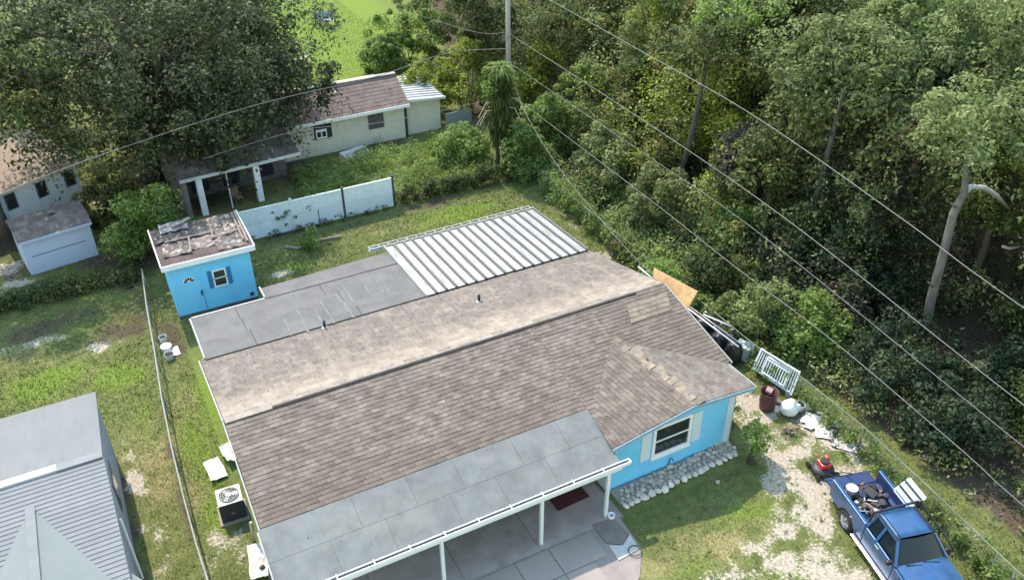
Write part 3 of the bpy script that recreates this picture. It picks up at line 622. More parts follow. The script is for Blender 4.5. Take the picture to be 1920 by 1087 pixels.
fan = MB(); cxf, czf, rf = SX0+.8, 1.9, .27
for k in range(12):
    a0, a1 = math.pi*k/12, math.pi*(k+1)/12
    fan.hexa([(cxf, yf-.04, czf), (cxf+rf*math.cos(a0), yf-.04, czf+rf*math.sin(a0)), (cxf+rf*math.cos(a1), yf-.04, czf+rf*math.sin(a1))], [(cxf, yf-.021, czf), (cxf+rf*math.cos(a0), yf-.021, czf+rf*math.sin(a0)), (cxf+rf*math.cos(a1), yf-.021, czf+rf*math.sin(a1))])
fan.build('fanlight', WHT, dr)
for k in range(5):
    a0, a1 = math.pi*(k+.12)/5, math.pi*(k+.88)/5; mb = MB(); r0_, r1_ = .09, .235
    P = [(r0_, a0), (r1_, a0), (r1_, (a0+a1)/2), (r1_, a1), (r0_, a1)]
    mb.hexa([(cxf+r*math.cos(a), yf-.05, czf+r*math.sin(a)) for r, a in P], [(cxf+r*math.cos(a), yf-.041, czf+r*math.sin(a)) for r, a in P]); mb.build('pane', GLASS, dr)
MB().box(SX0+1.2, SX0+1.26, yf-.08, yf-.02, 1.05, 1.3).build('handle', DARK, dr)
MB().box(SX0+1.3, SX0+1.315, yf-.014, yf+.01, .2, 1.35).build('door_gap', DARK, dr)
wx, wz = SX0+2.18, 1.33
win = MB(); ww, wh = .32, .78
for (a, b, c_, d_) in ((-ww, ww, wh, wh+.07), (-ww, ww, -.07, 0), (-ww, -ww+.07, 0, wh), (ww-.07, ww, 0, wh), (-ww, ww, wh*.48, wh*.54)): win.box(wx+a, wx+b, yf-.05, yf, wz+c_, wz+d_)
win = win.build('window', WHT, shed); MB().box(wx-ww+.07, wx+ww-.07, yf-.03, yf-.01, wz, wz+wh).build('pane', GLASS, win)
for x in (wx-ww-.21, wx+ww+.03): MB().box(x, x+.18, yf-.035, yf, wz-.06, wz+wh+.08).build('shutter', mat('blue_shutter', (.03, .17, .36), .7, .1), win)
MB().box(SX1-.35, SX1-.18, yf-.03, yf+.01, .3, .47).build('vent', DARK, shed)
dd = MB(); rng = random.Random(5)
for k in range(14): dd.rock((SX0+.4+k*.24, SY0-.3+rng.uniform(-.1, .1), .03), rng.uniform(.05, .12), rng)
dd.build('rubble_pile', mat('rubble', (.15, .135, .13), .95, .4, 6, rand=.3), label='line of dark rubble along the foot of the bright blue shed', cat='rubble', kind='stuff')

# ------------------------------------------------------------------ white panel fence behind the yard
wf = thing('panel_fence', 'white solid panel fence with peeling lower half behind the blue shed', 'fence', (10, 42.4, 0))
FW_ = mat('chalky_white_panel', (.66, .71, .74), .8, .06, 2, stain=(.42, .47, .48), stain_amt=.35, stain_scale=1.6, rand=.04)
fx = [5.6, 8.45, 11.35, 14.3]; fy = 42.45
for k in range(3):
    a, b = fx[k]+.06, fx[k+1]-.06
    MB().box(a, b, fy-.03, fy+.03, .05, .93).build('panel', FW_, wf); MB().box(a, b, fy-.025, fy+.03, .95, 1.78).build('panel', FW_, wf)
    MB().bar((a, fy, 1.8), (b, fy, 1.8), .09, .05).build('top_rail', FW_, wf)
for k in range(4): MB().box(fx[k]-.055, fx[k]+.055, fy-.06, fy+.06, 0, 1.95).build('post', (mat('dark_post', (.06, .065, .07), .8, .2) if k > 1 else FW_), wf)
MB().box(9.85, 9.89, fy-.05, fy-.035, 0, .93).build('brace', DARK, wf)

# ------------------------------------------------------------------ chain-link fences
LINK = mat('galvanised_wire', (.36, .37, .37), .45, .2, 5, metal=.6)
def chain_fence(name, label, pts, h, cell=.16, rail=.028, rail_m=None, spacing=2.6):
    t = thing(name, label, 'fence', (pts[0][0], pts[0][1], 0)); P = [Vector((p[0], p[1], 0)) for p in pts]
    mb = MB(); mb.tube([p+Vector((0, 0, h)) for p in P], rail, 8); mb.build('top_rail', rail_m or LINK, t, smooth=True)
    wm = MB(); carry = 0.0
    for a, b in zip(P, P[1:]):
        L_ = (b-a).length; d = (b-a)/L_; k = 0.0; side = d.cross(Vector((0, 0, 1)))*.004
        while k < L_:
            for sgn in (1, -1):
                p, q = a+d*k, a+d*(k+sgn*h*.6)
                w_ = d*.006
                wm.poly([p-w_+Vector((0, 0, .03)), p+w_+Vector((0, 0, .03)), q+w_+Vector((0, 0, h)), q-w_+Vector((0, 0, h))])
            k += cell
        k = 0.0
        while k < L_:
            c_ = a+d*k; MB().tube([c_+Vector((0, 0, -.05)), c_+Vector((0, 0, h+.03))], .03, 6).build('post', rail_m or LINK, t, smooth=True); k += spacing
    wm.build('wire_mesh', LINK, t, kind='stuff'); return t
lf = [at(*p, 1.15) for p in ((266, 505), (274, 570), (289, 655), (303, 745), (322, 840), (345, 935), (368, 1020), (392, 1095))]
chain_fence('chain_link_fence', 'low chain-link fence with pale top rail between the lawn and the house', [(p.x, p.y) for p in lf]+[(lf[-1].x+.4, lf[-1].y-4)], 1.15, rail=.032, rail_m=mat('pale_rail', (.27, .265, .245), .6, .2, 4))
rf_ = [at(*p, 1.2) for p in ((1010, 325), (1100, 405), (1200, 500), (1300, 597), (1390, 655), (1510, 712), (1620, 800), (1760, 930), (1905, 1068))]
rf_ = [(max(22.7, p.x) if p.y > 16 else p.x, p.y) for p in rf_]
chain_fence('chain_link_fence', 'vine-grown chain-link fence along the edge of the woodland', rf_+[(rf_[-1][0]+.2, 3.0)], 1.2, rail=.025, rail_m=mat('mossy_rail', (.16, .19, .13), .7, .25, 4))

# ------------------------------------------------------------------ grey neighbour house (lower left)
nh = thing('grey_house', 'light grey house with lapped roof courses in the lower left corner', 'house', (-8, 23.9, 0))
GW = mat('lilac_grey_wall', (.26, .25, .275), .8, .06, 2)
GSH = mat('light_grey_course', (.188, .192, .198), .85, .07, 2.0, rand=.05, bump=.2, bscale=50)
GSL = mat('light_grey_sheet', (.148, .155, .160), .8, .08, 1.2, stain=(.185, .19, .192), stain_amt=.4, stain_scale=.5, stretch=(3, .6, 1))
NX = -2.42; NXL = -14.0; NY, NZ = 23.9, 4.2; NB, NBZ = 28.95, 3.0; NF = 18.7
MB().box(NXL, NX-.06, NF+.5, NB-.35, 0, 2.95).build('wall', GW, nh)
gb = MB(); gb.hexa([(NX-.2, NB-.35, 2.9), (NX-.2, NF+.5, 2.9), (NX-.065, NF+.5, 2.9), (NX-.065, NB-.35, 2.9)], [(NX-.2, NY+.1, 4.08), (NX-.2, NY-.1, 4.08), (NX-.065, NY-.1, 4.08), (NX-.065, NY+.1, 4.08)]); gb.build('gable', GW, nh)
rr_ = MB(); rr_.slab([(NXL, NY, NZ), (NX, NY, NZ), (NX, NB, NBZ), (NXL, NB, NBZ)], .12); rr_.slab([(NXL, NF, NBZ-.02), (NX, NF, NBZ-.02), (NX, NY, NZ), (NXL, NY, NZ)], .12)
rr_ = rr_.build('roof', GSL, nh)
ncs = 32; sl_ = (NZ-NBZ)/(NY-NF)
for k in range(ncs):
    y0 = NF+k*(NY-.15-NF)/ncs; y1 = NF+(k+1)*(NY-.15-NF)/ncs+.04; zz = lambda y: NBZ-.02+(y-NF)*(NZ-NBZ+.02)/(NY-NF)
    mb = MB(); mb.hexa([(NXL, y0, zz(y0)-.01), (NX+.02, y0, zz(y0)-.01), (NX+.02, y1, zz(y1)-.01), (NXL, y1, zz(y1)-.01)], [(NXL, y0, zz(y0)+.034), (NX+.02, y0, zz(y0)+.034), (NX+.02, y1, zz(y1)+.008), (NXL, y1, zz(y1)+.008)])
    mb.build('roof_course', GSH, rr_)
c0 = at(105, 873, NZ+.05)
MB().bar((NXL, NY+.02, NZ+.03), (c0.x, NY+.02, NZ+.03), .28, .08).build('ridge_cap', mat('white_cap', (.45, .455, .46), .6, .05), rr_)
MB().bar((c0.x, NY, NZ+.03), (NX, NY, NZ+.03), .3, .05).build('ridge_cap', GSH, rr_)
# cross gable running towards the viewer
g0 = at(58, 966, 3.95); gxr = g0.x; gzr = 3.92
gy0 = NF+(gzr-NBZ)/sl_; gg = MB()
drop = .42
for sgn in (1, -1):
    e1 = (gxr+sgn*3.3, NF-1.5, gzr-3.3*drop); e0 = (gxr+sgn*2.2, NF+(gzr-2.2*drop-NBZ)/sl_+.0, gzr-2.2*drop)
    a_, b_ = (gxr, gy0, gzr+.07), (gxr, NF-1.5, gzr+.07)
    pts = [a_, b_, e1, (gxr+sgn*3.3, NF-.2, gzr-3.3*drop)]
    gg.slab(pts if sgn < 0 else pts[::-1], .12)
gg = gg.build('cross_gable_roof', mat('grey_green_sheet', (.175, .195, .195), .85, .06, 1.5, stain=(.215, .23, .23), stain_amt=.3, stain_scale=1.0, bump=.2, bscale=60), nh)
k = 0; y = gy0-.1
while y > NF-1.5:
    MB().obox((gxr, y, gzr+.1), (.26, .3, .03), 0, .06).build('ridge_cap', GSH, gg); y -= .27
wn = MB(); wxp = NX-.06; wn.box(wxp, wxp+.04, 24.0, 25.3, 1.5, 2.75); wn = wn.build('window', mat('dark_frame', (.10, .10, .12), .7, .2), nh); MB().box(wxp+.04, wxp+.05, 24.1, 25.2, 1.6, 2.65).build('pane', GLASS, wn)
MB().tube([(NX+.02, 22.2, 0), (NX+.02, 22.2, 2.9)], .04, 6).build('downpipe', WHT, nh)

# ------------------------------------------------------------------ grey-blue shed at the left
s0, s1 = at(60, 517), at(175, 474); ang = math.atan2(s1.y-s0.y, s1.x-s0.x)*.6; wS = 3.3
gs = thing('grey_shed', 'pale blue-grey shed with leaf-littered brown roof beside the hedge', 'shed', (s0.x, s0.y, 0), ang)
gw = mat('blue_grey_siding', (.40, .46, .60), .8, .05, 2); lw = dict(local=True)
MB().box(0, wS, 0, 2.4, 0, 1.95).build('wall', gw, gs, **lw)
gr = MB(); gr.slab([(-.12, -.15, 1.98), (wS+.12, -.15, 1.98), (wS+.12, .65, 2.42), (-.12, .65, 2.42)], .06); gr.slab([(-.12, .65, 2.42), (wS+.12, .65, 2.42), (wS+.12, 1.9, 2.42), (-.12, 1.9, 2.42)], .06); gr.slab([(-.12, 1.9, 2.42), (wS+.12, 1.9, 2.42), (wS+.12, 2.55, 1.98), (-.12, 2.55, 1.98)], .06)
gr = gr.build('roof', mat('litter_roof', (.13, .11, .105), .95, .3, 2.5, stain=(.34, .29, .26), stain_amt=.7, stain_scale=1.6), gs, **lw)
MB().box(-.1, wS+.1, -.19, -.155, 1.88, 2.0).build('fascia', gw, gs, **lw); MB().box(.3, 2.9, -.012, .0, 1.0, 1.03).build('siding_gap', DARK, gs, **lw)
MB().box(wS, wS+.04, .5, 1.5, .1, 1.8).build('door', mat('darker_siding', (.26, .30, .38), .8, .1), gs, **lw); MB().box(wS+.04, wS+.08, .55, .8, .6, 1.3).build('notice_panel', WHT, gs, **lw)
MB().obox((1.9, 1.1, 2.44), (.3, .2, .03), .3).build('roof_hole_cover', DARK, gr, **lw)
# ------------------------------------------------------------------ tan-roofed house at the left edge
e0, e1 = at(0, 362, 2.5), at(148, 305, 2.5); ang = math.atan2(e1.y-e0.y, e1.x-e0.x)
th_ = thing('tan_roof_house', 'tan roofed house with pale blue wall at the left edge under the oak', 'house', (e1.x, e1.y, 0), ang)
MB().box(-9, -.1, .35, 8, 0, 2.45).build('wall', mat('pale_blue_wall', (.52, .57, .64), .8, .05, 2), th_, local=True)
tr = MB(); tr.slab([(-9.5, -.05, 2.5), (.1, -.05, 2.5), (.1, 4.2, 3.35), (-9.5, 4.2, 3.35)], .12); tr.slab([(-9.5, 4.2, 3.35), (.1, 4.2, 3.35), (.1, 8.4, 2.5), (-9.5, 8.4, 2.5)], .12)
tr = tr.build('roof', mat('tan_roof', (.27, .21, .165), .9, .1, 2.5, bump=.2), th_, local=True)
MB().box(-9.5, .1, -.12, -.06, 2.38, 2.53).build('gutter', mat('cream_gutter', (.46, .42, .37), .7, .1), th_, local=True)
for x in (-4.35, -2.6, -.95):
    w_ = MB().box(x, x+.62, .31, .35, 1.2, 2.15).build('window', mat('slate_frame', (.13, .15, .18), .6, .2), th_, local=True); MB().box(x+.06, x+.56, .295, .31, 1.26, 2.09).build('pane', GLASS, w_, local=True)
# ------------------------------------------------------------------ dark porch house under the oak
e0, e1 = at(343, 338, 2.5), at(556, 287, 2.5); ang = math.atan2(e1.y-e0.y, e1.x-e0.x); LW = (e1-e0).length
ph = thing('porch_house', 'shaded house with open porch on white columns under the big oak', 'house', (e0.x, e0.y, 0), ang)
DRF = mat('leafy_dark_roof', (.10, .085, .08), .95, .4, 2.5, stain=(.22, .19, .17), stain_amt=.6, stain_scale=1.8)
pf = MB(); pf.slab([(-.2, 0, 2.5), (LW+.2, 0, 2.5), (LW+.2, 4.0, 3.6), (-.2, 4.0, 3.6)], .14); pf.slab([(-.2, 4.0, 3.6), (LW+.2, 4.0, 3.6), (LW+.2, 8.0, 2.5), (-.2, 8.0, 2.5)], .14); pf.build('roof', DRF, ph, local=True)
MB().box(-.2, LW+.2, -.06, -.01, 2.34, 2.52).build('fascia', mat('aged_white', (.48, .48, .47), .8, .15), ph, local=True)
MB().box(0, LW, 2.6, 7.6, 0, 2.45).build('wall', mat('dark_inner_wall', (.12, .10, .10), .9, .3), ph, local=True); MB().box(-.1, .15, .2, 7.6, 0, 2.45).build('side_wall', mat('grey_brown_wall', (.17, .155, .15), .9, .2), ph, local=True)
for f_ in (.1, .6): MB().box(LW*f_, LW*f_+.33, .1, .43, 0, 2.36).build('column', WHT, ph, local=True)
MB().box(LW*.36, LW*.36+.06, .2, .26, 0, 2.36).build('post', WHT, ph, local=True)
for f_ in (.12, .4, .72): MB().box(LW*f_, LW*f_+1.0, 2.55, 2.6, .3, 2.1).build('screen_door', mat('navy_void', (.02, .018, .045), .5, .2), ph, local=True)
ch = thing('wooden_chair', 'brown wooden chair standing in front of the shaded porch', 'chair', tuple(at(447, 382)), .3); cm = mat('chair_wood', (.22, .15, .09), .8, .3, 5)
MB().box(-.25, .25, -.25, .25, .42, .47).build('seat', cm, ch, local=True); MB().box(-.25, .25, .21, .25, .5, .95).build('backrest', cm, ch, local=True)
for x in (-.22, .2):
    for y in (-.22, .2): MB().box(x, x+.04, y, y+.04, 0, .43 if y < 0 else .95).build('leg', cm, ch, local=True)
# ------------------------------------------------------------------ brown-roofed cream house in the distance
fh = thing('cream_house', 'cream bungalow with mottled brown roof beyond the white fence', 'house', (15.5, 52, 0))
CW = mat('cream_wall', (.56, .54, .46), .85, .06, 2, stain=(.38, .36, .31), stain_amt=.35, stain_scale=1.2)
MB().box(9.5, 18.45, 51.1, 57.0, 0, 2.4).build('wall', CW, fh)
BR = mat('mottled_brown_roof', (.165, .125, .11), .95, .3, 2.2, stain=(.22, .18, .16), stain_amt=.55, stain_scale=1.5, bump=.3)
r_ = at(742, 137, 3.75); RY = r_.y
bo = MB(); bo.slab([(9.3, 50.65, 2.45), (18.7, 50.65, 2.45), (18.7, RY, 3.75), (9.3, RY, 3.75)], .12); bo.slab([(9.3, RY, 3.75), (18.7, RY, 3.75), (18.7, RY+3.2, 2.5), (9.3, RY+3.2, 2.5)], .12); bo = bo.build('roof', DECK, fh)
shingles([(9.3, 50.65, 2.45), (18.7, 50.65, 2.45), (18.7, RY, 3.75), (9.3, RY, 3.75)], (1, 0, 0), .5, .3, 61, bo, BR, th=.02)
MB().bar((9.3, RY, 3.79), (18.7, RY, 3.79), .35, .04).build('ridge_cap', mat('pale_ridge', (.36, .32, .30), .9, .15), bo)
MB().bar((9.3, 50.62, 2.36), (18.7, 50.62, 2.36), .05, .2).build('fascia', WHT, fh)
gbl = MB(); gbl.hexa([(18.33, 51.1, 2.4), (18.45, 51.1, 2.4), (18.45, 57.0, 2.4), (18.33, 57.0, 2.4)], [(18.33, RY-.05, 3.6), (18.45, RY-.05, 3.6), (18.45, RY+.05, 3.6), (18.33, RY+.05, 3.6)]); gbl.build('gable', CW, fh)
w_ = MB().box(15.95, 17.0, 51.04, 51.1, 1.05, 2.05).build('window', mat('dark_grey_frame', (.12, .12, .125), .7, .2), fh); MB().box(16.02, 16.93, 51.02, 51.04, 1.12, 1.98).build('pane', mat('screened_glass', (.085, .085, .09), .4, .2), w_)
w_ = MB().box(12.35, 13.5, 51.04, 51.1, 1.1, 2.1).build('window', DARK, fh); MB().box(12.45, 13.15, 50.98, 51.035, 1.15, 1.75).build('window_frame', WHT, w_); MB().box(12.52, 12.76, 50.96, 50.98, 1.25, 1.6).build('pane', GLASS, w_); MB().box(12.84, 13.08, 50.96, 50.98, 1.25, 1.6).build('pane', GLASS, w_)
p = at(630, 180, 3.2); MB().tube([(p.x, p.y, 3.0), (p.x, p.y, 3.5)], .08, 8).build('vent_pipe', WHT, bo, smooth=True)
an = MB().box(18.46, 21.1, 51.35, 55.5, 0, 2.25).build('annex_wall', CW, fh)
AM = mat('weathered_corrugated', (.48, .50, .50), .5, .15, 2, metal=.3, stain=(.22, .17, .13), stain_amt=.6, stain_scale=1.3, rand=.12)
for k in range(11):
    y0 = 51.0+k*.42; MB().slab([(18.5, y0, 2.62-(k*.42)*.01), (21.35, y0, 2.34), (21.35, y0+.36, 2.34), (18.5, y0+.36, 2.62)], .02).build('roof_panel', AM, fh); MB().bar((18.5, y0+.39, 2.64), (21.35, y0+.39, 2.37), .06, .05).build('roof_rib', GREYP, fh)
MB().bar((18.5, 50.98, 2.5), (21.4, 50.98, 2.28), .05, .16).build('fascia', mat('green_white', (.50, .56, .52), .7, .1), fh)
MB().box(18.46, 18.62, 51.05, 51.34, 0, 2.4).build('corner_post', DARK, fh)
MB().slab([(21.4, 51.2, 1.0), (23.4, 51.3, 1.0), (23.4, 51.36, 1.0), (21.4, 51.26, 1.0)], 1.0).build('side_gate', mat('green_grey_boards', (.22, .25, .25), .8, .2, 4, stretch=(10, 1, 1)), fh)
MB().bar(at(645, 298, .1), at(715, 256, .55), .12, .05).build('fallen_plank', mat('bleached_plank', (.42, .39, .35), .9, .2), label='bleached plank leaning by the wall of the cream house', cat='plank')
b0 = at(665, 295)
tb = thing('bathtub', 'white discarded tub lying in weeds before the cream house', 'tub', tuple(b0), .2)
MB().box(-.85, .85, -.4, -.34, 0, .42).build('side_panel', WHT, tb, local=True); MB().box(-.85, .85, .34, .4, 0, .42).build('side_panel', WHT, tb, local=True); MB().box(-.85, -.79, -.34, .34, 0, .42).build('end_panel', WHT, tb, local=True); MB().box(.79, .85, -.34, .34, 0, .42).build('end_panel', WHT, tb, local=True); MB().box(-.79, .79, -.34, .34, 0, .12).build('bottom', DARK, tb, local=True)
# garden swing on the far lawn
sp_ = at(611, 48); sw = thing('garden_swing', 'small swing seat with frame on the bright far lawn', 'swing', tuple(sp_), -.2)
bm_ = mat('swing_frame', (.12, .10, .08), .7, .3)
for x in (-.9, .9):
    for y in (-.6, .6): MB().bar((x, y, 0), (x*.85, 0, 1.9), .07).build('leg', bm_, sw, local=True)
MB().bar((-.85, 0, 1.9), (.85, 0, 1.9), .08).build('top_bar', bm_, sw, local=True)
st = MB().box(-.75, .75, -.3, .3, .48, .56).build('seat', mat('blue_white_cushion', (.50, .55, .62), .8, .15), sw, local=True); MB().obox((0, .3, .85), (1.5, .08, .5), 0, -.2).build('backrest', mat('blue_cushion', (.25, .33, .45), .8, .15), sw, local=True)
for x in (-.7, .7): MB().bar((x, 0, .56), (x*.95, 0, 1.88), .025).build('hanger', bm_, sw, local=True)

# ------------------------------------------------------------------ blue pickup truck
def prism(mb, xz, y0, y1):
    return mb.hexa([(x, y0, z) for x, z in xz], [(x, y1, z) for x, z in xz])
def arch(cx, r, z0, n=9):
    a0 = math.asin(max(-1, min(1, (z0-.36)/r))); return [(cx+r*math.cos(t), .36+r*math.sin(t)) for t in np.linspace(math.pi-a0, a0, n)]
PAINT = mat('metallic_blue_paint', (.022, .088, .225), .36, .25, 2.5, metal=.4, coat=.7, spec=.5, stain=(.06, .10, .18), stain_amt=.5, stain_scale=1.5)
PAINT2 = mat('bed_blue_paint', (.012, .035, .11), .6, .4, 3, metal=.1, stain=(.05, .045, .04), stain_amt=.6, stain_scale=2)
CHROME = mat('brushed_trim', (.45, .46, .47), .3, .15, 6, metal=.8); TYRE = mat('tyre_rubber', (.02, .02, .021), .85, .3, 8); ALLOY = mat('alloy_rim', (.50, .50, .50), .35, .1, 5, metal=.7)
TG = mat('tinted_glass', (.010, .016, .02), rough=.05, var=.3, scale=1.5, spec=.35); 
TS = 1.03; tk_h = math.radians(-104.5); fwd = Vector((math.cos(tk_h), math.sin(tk_h), 0)); lef = Vector((-fwd.y, fwd.x, 0))
tkc = Vector((19.62, 13.0, 0))+lef*.93*TS
tk = thing('pickup_truck', 'metallic blue pickup truck with loaded open bed parked by the woodland fence', 'truck', tuple(tkc), tk_h); lo = dict(local=True); tk.scale = (TS, TS, TS)
W_ = .93
for s in (-1, 1):
    ys_ = (W_*s, (W_-.07)*s)
    bed = MB(); prism(bed, [(-1.08, .55)]+[(-.46, .5)]+arch(0, .46, .5)+[(.46, .5), (.93, .48), (.93, 1.2), (-1.08, 1.22)], *ys_); bed.build('bed_side', PAINT, tk, bevel=.02, **lo)
    MB().box(-1.08, .93, min((W_-.12)*s, (W_+.005)*s), max((W_-.12)*s, (W_+.005)*s), 1.222, 1.27).build('bed_rail', PAINT, tk, bevel=.015, **lo)
    cabs = MB(); prism(cabs, [(.95, .45), (2.5, .45), (2.5, 1.14), (.95, 1.18)], *ys_); o = cabs.build('door', PAINT, tk, bevel=.02, **lo)
    MB().box(1.55, 1.75, min(W_*s, (W_+.02)*s), max(W_*s, (W_+.02)*s), .98, 1.02).build('handle', CHROME, o, **lo)
    fen = MB(); prism(fen, [(2.52, .45), (2.58, .45)]+arch(3.05, .45, .45)+[(3.5, .45), (3.95, .5), (3.98, .85), (3.8, 1.02), (2.52, 1.12)], *ys_); fen.build('fender', PAINT, tk, bevel=.02, **lo)
    MB().box(.55, 2.55, min(W_*s, (W_+.14)*s), max(W_*s, (W_+.14)*s), .36, .42).build('running_board', CHROME, tk, bevel=.015, **lo)
    MB().box(.5, 2.6, min((W_-.06)*s, (W_-.01)*s), max((W_-.06)*s, (W_-.01)*s), .36, .5).build('sill', DARK, tk, **lo)
    # greenhouse side: window panes and pillars lean inwards
    def gp(x, z): t = (z-1.15)/(1.76-1.15); return (x, (W_-.05-(.26)*t)*s, z)
    for (x0, x1, x2, x3) in ((1.02, 1.48, 1.48, 1.12), (1.6, 2.5, 2.08, 1.6)):
        P = [gp(x0, 1.2), gp(x1, 1.2), gp(x2, 1.66), gp(x3, 1.66)]; mb = MB(); mb.hexa(P, [(p[0], p[1]-.015*s, p[2]) for p in P]); mb.build('side_window', TG, tk, **lo)
    for (x0, x1, r_) in ((.97, 1.08, .045), (1.54, 1.54, .05), (2.56, 2.06, .04)): MB().bar(gp(x0, 1.14), gp(x1, 1.74), r_*2, .09).build('pillar', PAINT, tk, **lo)
    MB().bar(gp(1.0, 1.72), gp(2.1, 1.72), .09, .1).build('roof_rail', PAINT, tk, **lo); MB().bar((1.05, .56*s, 1.835), (2.05, .56*s, 1.835), .035, .03).build('roof_strip', BLACKP, tk, **lo); MB().bar((1.05, .66*s, 1.79), (2.1, .66*s, 1.79), .03, .03).build('drip_rail', BLACKP, tk, **lo)
    MB().obox((2.42, (W_+.1)*s, 1.22), (.12, .2, .16)).build('mirror', BLACKP, tk, bevel=.03, **lo)
    MB().box(3.93, 4.0, min(.55*s, .86*s), max(.55*s, .86*s), .7, .88).build('headlight', CHROME, tk, **lo); MB().box(-1.1, -1.07, min(.8*s, .92*s), max(.8*s, .92*s), .75, 1.1).build('tail_light', mat('red_lens', (.35, .02, .02), .2, .1), tk, **lo)
    for x in (0, 3.05):
        My = Matrix.Rotation(math.pi/2*s, 4, 'X'); c = (x, (W_+.01)*s, .36)
        wh = MB().lathe(c, [(.235, .0), (.26, -.01), (.365, .0), (.39, .05), (.39, .2), (.365, .235), (.2, .24)], 24, My).build('wheel', TYRE, tk, smooth=True, **lo)
        rm = MB().lathe(c, [(.0, .05), (.05, .045), (.06, .06), (.19, .075), (.235, .03), (.255, -.012), (.27, .01), (.22, .1), (.0, .12)], 24, My).build('rim', ALLOY, wh, smooth=True, **lo)
        for k in range(5):
            a = 2*math.pi*k/5; mb = MB(); mb.bar((x+.05*math.cos(a), (W_-.005)*s, .36+.05*math.sin(a)), (x+.24*math.cos(a), (W_+.0)*s, .36+.24*math.sin(a)), .075, .05); mb.build('spoke', ALLOY, wh, **lo)
        hub = MB().lathe(c, [(.2, .07), (.0, .07)], 16, My).build('hub_plate', DARK, wh, **lo)
rfm = MB(); NXR = 7
for i in range(NXR):
    x = 1.0+i*(1.08)/(NXR-1)
    for j in range(9):
        y = -.66+j*1.32/8; rfm.v.append((x-(.03 if i == NXR-1 else 0)*abs(y), y, 1.74+.085*(1-(y/.7)**2)**.5*(1-.35*((i/(NXR-1)-.5)*2)**4)))
for i in range(NXR-1):
    for j in range(8): k = i*9+j; rfm.f.append((k, k+1, k+10, k+9))
rfo = rfm.build('cab_roof', PAINT, tk, smooth=True, **lo); sol = rfo.modifiers.new('solid', 'SOLIDIFY'); sol.thickness = .03
ws = MB()
for i in range(5):
    t = i/4; hw = .83+(.60-.83)*t; x0 = 2.62+(2.1-2.62)*t; z0 = 1.13+(1.76-1.13)*t
    for j in range(9): y = -hw+2*hw*j/8; ws.v.append((x0-.1*(y/hw)**2*(1-t*.5)+.03, y, z0))
for i in range(4):
    for j in range(8): k = i*9+j; ws.f.append((k, k+1, k+10, k+9))
ws.build('windshield', TG, tk, smooth=True, **lo)
rw = MB(); rw.poly([(.97, -.75, 1.22), (.97, .75, 1.22), (1.07, .6, 1.7), (1.07, -.6, 1.7)]); rw.build('rear_window', TG, tk, **lo)
MB().box(.93, .97, -.9, .9, .5, 1.22).build('cab_back', PAINT, tk, **lo)
hd = MB()
for i in range(7):
    x = 2.5+i*(1.42)/6; z0 = 1.135-.13*(i/6)**2
    for j in range(9): y = -.86+j*1.72/8; hd.v.append((x-(.12*(y/.86)**2 if i == 6 else 0)+(-.1*(y/.86)**2 if i == 0 else 0), y, z0+.05*(1-(y/.86)**2)))
for i in range(6):
    for j in range(8): k = i*9+j; hd.f.append((k, k+1, k+10, k+9))
hd.build('hood', PAINT, tk, smooth=True, **lo)
for y in (-.3, .28): MB().bar((2.62, y-.25, 1.19), (2.72, y+.25, 1.17), .025).build('wiper', BLACKP, tk, **lo)
MB().box(3.9, 3.97, -.86, .86, .5, 1.0).build('grille', DARK, tk, **lo); MB().box(3.96, 4.1, -.9, .9, .42, .62).build('bumper', CHROME, tk, bevel=.03, **lo)
MB().box(-1.16, -1.06, -.85, .85, .42, .58).build('bumper', CHROME, tk, bevel=.03, **lo)
MB().box(-1.06, .93, -.85, .85, .66, .72).build('bed_floor', PAINT2, tk, **lo)
for s in (-1, 1): 
    MB().box(-1.06, .92, min(.855*s, .79*s), max(.855*s, .79*s), .72, 1.22).build('bed_liner', PAINT2, tk, **lo); MB().box(-.4, .4, min(.79*s, .6*s), max(.79*s, .6*s), .72, .95).build('wheel_well', PAINT2, tk, bevel=.05, **lo)
for k in range(7): MB().box(-1.04, .9, -.55+k*.18, -.48+k*.18, .72, .735).build('bed_rib', PAINT, tk, **lo)
MB().box(-1.62, -1.08, -.84, .84, .68, .74).build('tailgate', PAINT2, tk, bevel=.02, **lo)
for s in (-1, 1): MB().tube([(-1.07, .86*s, 1.15), (-1.55, .84*s, .76)], .015, 5).build('tailgate_cable', BLACKP, tk, **lo)
MB().box(.5, 3.6, -.7, .7, .3, .5).build('chassis', DARK, tk, **lo); MB().box(-1.0, .6, -.5, .5, .35, .6).build('chassis', DARK, tk, **lo)
MB().box(1.1, 1.75, -.7, .7, .5, 1.1).build('seat', mat('dark_seat', (.05, .045, .045), .9, .2), tk, **lo); MB().box(2.2, 2.5, -.75, .75, .6, 1.1).build('dashboard', DARK, tk, **lo)
MB().tube([(2.05, .35+.17*math.cos(a), 1.12+.17*math.sin(a)) for a in np.linspace(0, 6.28, 13)], .018, 5).build('steering_wheel', BLACKP, tk, **lo)
# headache rack behind the cab and side rack on the far side
rk = MB(); rk.bar((.9, -.8, 1.3), (.9, -.72, 1.72), .05); rk.bar((.9, .8, 1.3), (.9, .85, 1.85), .06); rk.bar((.9, -.72, 1.72), (.9, .85, 1.85), .06); rk.build('cargo_rack', BLACKP, tk, **lo)
rk = MB(); 
for z_ in (1.0, 1.35): rk.bar((.7, 1.12, z_+.2), (2.4, 1.2, z_-.05), .05)
for x_ in (.7, 1.25, 1.8, 2.4): rk.bar((x_, 1.12, 1.2-.14*(x_-.7)), (x_, 1.16, 1.56-.14*(x_-.7)), .045)
rk.bar((.9, .85, 1.8), (.7, 1.12, 1.5), .05); rk.build('side_rack', BLACKP, tk, **lo)
def tkp(x, y, z): return tkc+(fwd*x+lef*y+Vector((0, 0, z)))*TS
